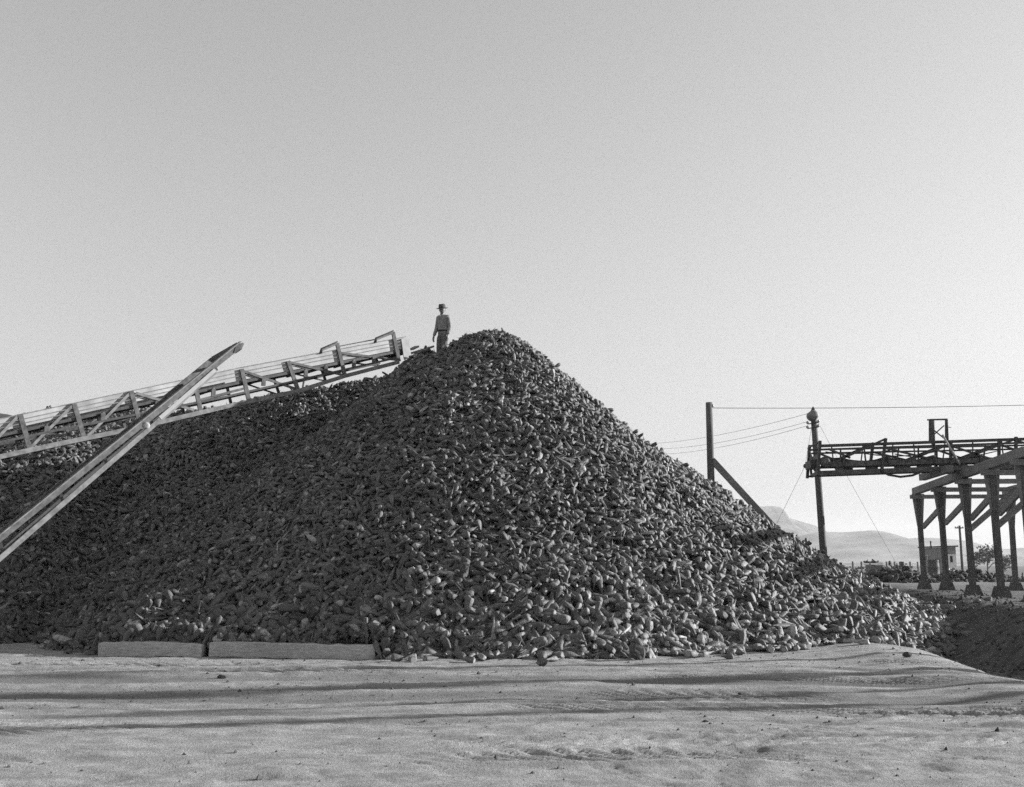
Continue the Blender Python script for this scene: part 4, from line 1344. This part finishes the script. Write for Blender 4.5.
def tree(px, w, hgt, Y, seed, label, name='tree', leaf=900):
    base = at(px, 571, Y); base[2] = BENCH - .25
    e = empty(name, base, label, 'tree' if name == 'tree' else 'shrub', 'trees and shrubs along the field')
    r_ = random.Random(seed); rn = np.random.default_rng(seed)
    mb = MB(); tips = []
    def grow(p, d, ln_, rad_, lev):
        q = p + d * ln_
        m_ = (p + q) / 2 + rn.normal(0, .06 * ln_, 3)
        mb.tube([p, m_, q], [rad_, rad_ * .85, rad_ * .65], 5, True, False)
        if lev <= 1:
            tips.append(q); tips.append(m_)
        if lev == 0: return
        for _ in range(r_.choice((3, 3, 4) if name == 'tree' else (2, 3, 3))):
            nd = d + rn.normal(0, .52, 3) * np.array((w / hgt * 1.1, w / hgt, .7)); nd[2] = max(nd[2], .05)
            grow(q if r_.random() < .7 else m_, nd / np.linalg.norm(nd), ln_ * r_.uniform(.62, .85), rad_ * .6, lev - 1)
    for k in range(1 if name == 'tree' else 4):
        d = np.array((rn.normal(0, .25 if k else .08), rn.normal(0, .2), 1.0)); d /= np.linalg.norm(d)
        grow(base + (rn.normal(0, .15) * (k > 0), rn.normal(0, .1) * (k > 0), 0), d, hgt * (.30 if name == 'tree' else .26), hgt * .025, 4)
    mb.build('trunk', M['bark'], e)
    tips = np.array(tips)
    c = tips[rn.integers(0, len(tips), leaf)] + rn.normal(0, hgt * .05, (leaf, 3))
    u = rn.normal(0, 1, (leaf, 3)); u /= np.linalg.norm(u, axis=1)[:, None]
    v = np.cross(u, rn.normal(0, 1, (leaf, 3))); v /= np.linalg.norm(v, axis=1)[:, None]
    s = hgt * rn.uniform(.012, .03, leaf)[:, None] * (1.0 if name == 'tree' else 1.9)
    VV = np.stack([c - u * s * 2, c + v * s, c + u * s * 2, c - v * s], 1).reshape(-1, 3) - base
    me = np_mesh('crown', VV, np.arange(leaf * 4).reshape(-1, 4), None, [M['dry_leaf']])
    o = bpy.data.objects.new('crown', me); col.objects.link(o); o.parent = e
    return e


tree(873, 3.2, 2.3, 150, 1, 'rounded grey shrub on its own, nearest to the heap', 'shrub', 1500)
tree(861, 2.0, 1.3, 160, 2, 'low wispy shrub just peeping over the beet slope', 'shrub', 700)
tree(886, 2.6, 1.35, 165, 3, 'low broad shrub beside the rounded grey one', 'shrub', 900)
tree(898, 3.0, 1.6, 170, 4, 'faint shrub farther back, behind the stout gate post', 'shrub', 900)
tree(908, 2.4, 1.3, 175, 5, 'small faint shrub just before the first trestle post', 'shrub', 700)
tree(974, 3.2, 3.6, 125, 6, 'bare tree behind the third trestle post', 'tree', 350)
tree(988, 4.0, 4.2, 130, 7, 'tallest bare tree, past the shed on the trestle side', 'tree', 420)
tree(1006, 4.0, 3.4, 135, 8, 'spreading bare tree beyond the tallest one', 'tree', 400)

# old brush, stalks and trash dumped on the yard behind the toe
def brush(px0, px1, Y, hgt, n, seed, name, label, mat='clod'):
    rn = np.random.default_rng(seed)
    x0, x1 = at(px0, 570, Y)[0], at(px1, 570, Y)[0]
    mb = MB()
    for _ in range(n):
        t = rn.uniform(0, 1)
        x = x0 + (x1 - x0) * t; env = hgt * (0.35 + 0.65 * abs(math.sin(t * 9 + seed)) ) * math.sin(math.pi * min(max(t, .04), .96)) ** .4
        y = Y + rn.normal(0, 1.4); z = BENCH + rn.uniform(0, 1) ** 1.4 * env * math.exp(-((y - Y) / 2.2) ** 2)
        d = rn.normal(0, 1, 3); d[2] *= .5; d /= np.linalg.norm(d); L_ = rn.uniform(.2, .6)
        p = np.array((x, y, z)); r_ = rn.uniform(.03, .12)
        mb.tube([p - d * L_ / 2, p + rn.normal(0, .05, 3), p + d * L_ / 2], [r_, r_ * 1.2, r_ * .3], 5, True)
    me_o = mb.build(name, M[mat])
    return tag(me_o, label, 'debris', None, 'stuff')


brush(874, 915, 55, 0.95, 420, 1, 'brush_debris', 'dark tangle of dumped stalks and roots beyond the toe of the heap')
brush(925, 1012, 58, 0.62, 420, 2, 'yard_debris', 'dark low litter of stalks around the trestle feet', 'clod')
brush(938, 966, 80, 0.7, 260, 3, 'dry_weeds', 'pale dry weeds standing before the shed', 'grey_steel')
p = at(875, 571, 57.0)
mb = MB(); mb.box((p[0], 57, BENCH + .42), (.8, .6, .85), .2)
cr = tag(mb.build('crate', M['beam_wood']), 'grey wooden crate standing at the end of the dark tangle of stalks', 'crate')
mb = MB(); mb.box((p[0], 57 - .0, BENCH + .60), (.84, .64, .08), .2); mb.build('batten', M['grey_steel'], cr)
p = at(879.5, 568, 60.0)
mb = MB(); mb.prism([(p[0] - .2, 60, BENCH + .4), (p[0] + .3, 60, BENCH + .5), (p[0] + .22, 60.1, BENCH + 1.0), (p[0] - .12, 60.1, BENCH + .9)], (.05, .3, .05))
tag(mb.build('sack', M['white_paint']), 'small crumpled white sack on top of the dark tangle of stalks', 'sack')
p = at(934, 575, 62.0)
mb = MB(); mb.lathe((p[0], 62, BENCH - .05), [(.30, 0), (.32, .03), (.31, .1), (.32, .38), (.335, .40), (.32, .42), (.32, .78), (.335, .8), (.32, .82), (.31, 1.15), (.32, 1.2), (.30, 1.2), (.29, 1.15)], 18)
tag(mb.build('oil_drum', M['rust']), 'dark oil drum standing between the first two trestle posts', 'drum')
# ------------------------------------------------------------------ the beets that show largest, each a thing of its own
camp = np.array((0, 0, CAM_Z))
rows = []
ppx, ppy, pdp = project(P)
for i in single:
    toc = camp - P[i]; toc /= np.linalg.norm(toc)
    face = float(AX[i] @ toc)
    tail = -AX[i]
    tpx, tpy, _ = project((P[i] + tail * 0.1)[None]); cpx, cpy, _ = project(P[i][None])
    dx, dy = float(tpx[0] - cpx[0]), float(tpy[0] - cpy[0])
    side_ = 'trestle' if dx > 0 else 'conveyor'
    if face > 0.62: pose = 'crown facing out'
    elif face < -0.62: pose = 'tail facing out'
    elif abs(dx) > 1.6 * abs(dy): pose = 'tail toward ' + side_
    elif abs(dy) > 1.6 * abs(dx): pose = 'tail straight ' + ('down' if dy > 0 else 'up')
    else: pose = 'tail ' + ('down' if dy > 0 else 'up') + ' toward ' + side_
    t = 'dark' if tone[i] < 0.3 else ('grey' if tone[i] < 0.5 else ('light' if tone[i] < 0.75 else 'pale'))
    k = size_l[i] / size_r[i]
    shp = 'stubby' if k < 3.9 else ('slender' if k > 7.0 else 'plump' if size_r[i] > 0.088 else 'tapered')
    x, y, z = P[i]
    q = ppx[i]
    pl = 'beside timber'
    for lim, nm_ in ((96, 'before shorter timber'), (160, 'behind shorter timber'), (204, 'behind shorter timber end'), (236, 'behind timber joint'), (300, 'behind longer timber'), (384, 'behind longer timber end'), (425, 'just past longer timber'),
                     (490, 'nearer timber than clod'), (560, 'midway timber to clod'), (610, 'just before large clod'), (664, 'above large clod'), (715, 'just past large clod'), (770, 'nearing sandy crest'), (850, 'over sandy crest'), (905, 'beyond sandy crest'), (2000, 'beside dark ditch')):
        if q < lim:
            pl = nm_; break
    hz = 'on sand' if stray[i] else ('lowest' if z < 0.4 else 'low' if z < 0.65 else ('second tier' if z < 1.0 else ('higher' if z < 1.5 else 'high')))
    rows.append([int(i), t, shp, pose, pl, hz, float(q), float(ppy[i])])
labs = {}
for r_ in rows:
    s = ('%s %s beet, %s, %s %s' % (r_[1], r_[2], r_[3], r_[5], r_[4]))
    labs.setdefault(s, []).append(r_)
final = {}
for s, rs in labs.items():
    if len(rs) == 1:
        final[rs[0][0]] = s
    else:
        rs.sort(key=lambda a: a[6])
        names = ['leftmost', 'rightmost'] if len(rs) == 2 else ['leftmost', 'middle', 'rightmost'] if len(rs) == 3 else ['leftmost'] + ['inner'] * (len(rs) - 2) + ['rightmost']
        for n_, r_ in zip(names, rs):
            final[r_[0]] = n_ + ' ' + s
for i in single:
    i = int(i)
    me = np_mesh('sugar_beet', WV[i].astype(np.float64) - P[i], Q0, T0, [M['beet'], M['beet_cut']], sm_one, mi_one, {'tone': np.full(nv, tone[i])})
    o = bpy.data.objects.new('sugar_beet', me)
    o.location = P[i]
    col.objects.link(o)
    tag(o, final[i], 'beet', 'sugar beets at the foot of the heap')

# ------------------------------------------------------------------ the air
m = bpy.data.materials.new('haze'); m.use_nodes = True
nt = m.node_tree; nt.nodes.clear()
out = nt.nodes.new('ShaderNodeOutputMaterial'); vol = nt.nodes.new('ShaderNodeVolumePrincipled')
vol.inputs['Color'].default_value = (0.95, 0.95, 0.95, 1)
vol.inputs['Density'].default_value = HAZE = 0.00014
vol.inputs['Anisotropy'].default_value = 0.1
nt.links.new(vol.outputs['Volume'], out.inputs['Volume'])
mb = MB()
x0, x1, y0, y1, z0, z1 = -9300, 9300, -3300, 9300, -12, 330
mb.add([(x0, y0, z0), (x1, y0, z0), (x1, y1, z0), (x0, y1, z0), (x0, y0, z1), (x1, y0, z1), (x1, y1, z1), (x0, y1, z1)],
       [(3, 2, 1, 0), (4, 5, 6, 7), (0, 1, 5, 4), (1, 2, 6, 5), (2, 3, 7, 6), (3, 0, 4, 7)])
hz = mb.build('haze', m)
tag(hz, 'thin pale haze lying over the whole yard and the far hills', 'haze', None, 'stuff')
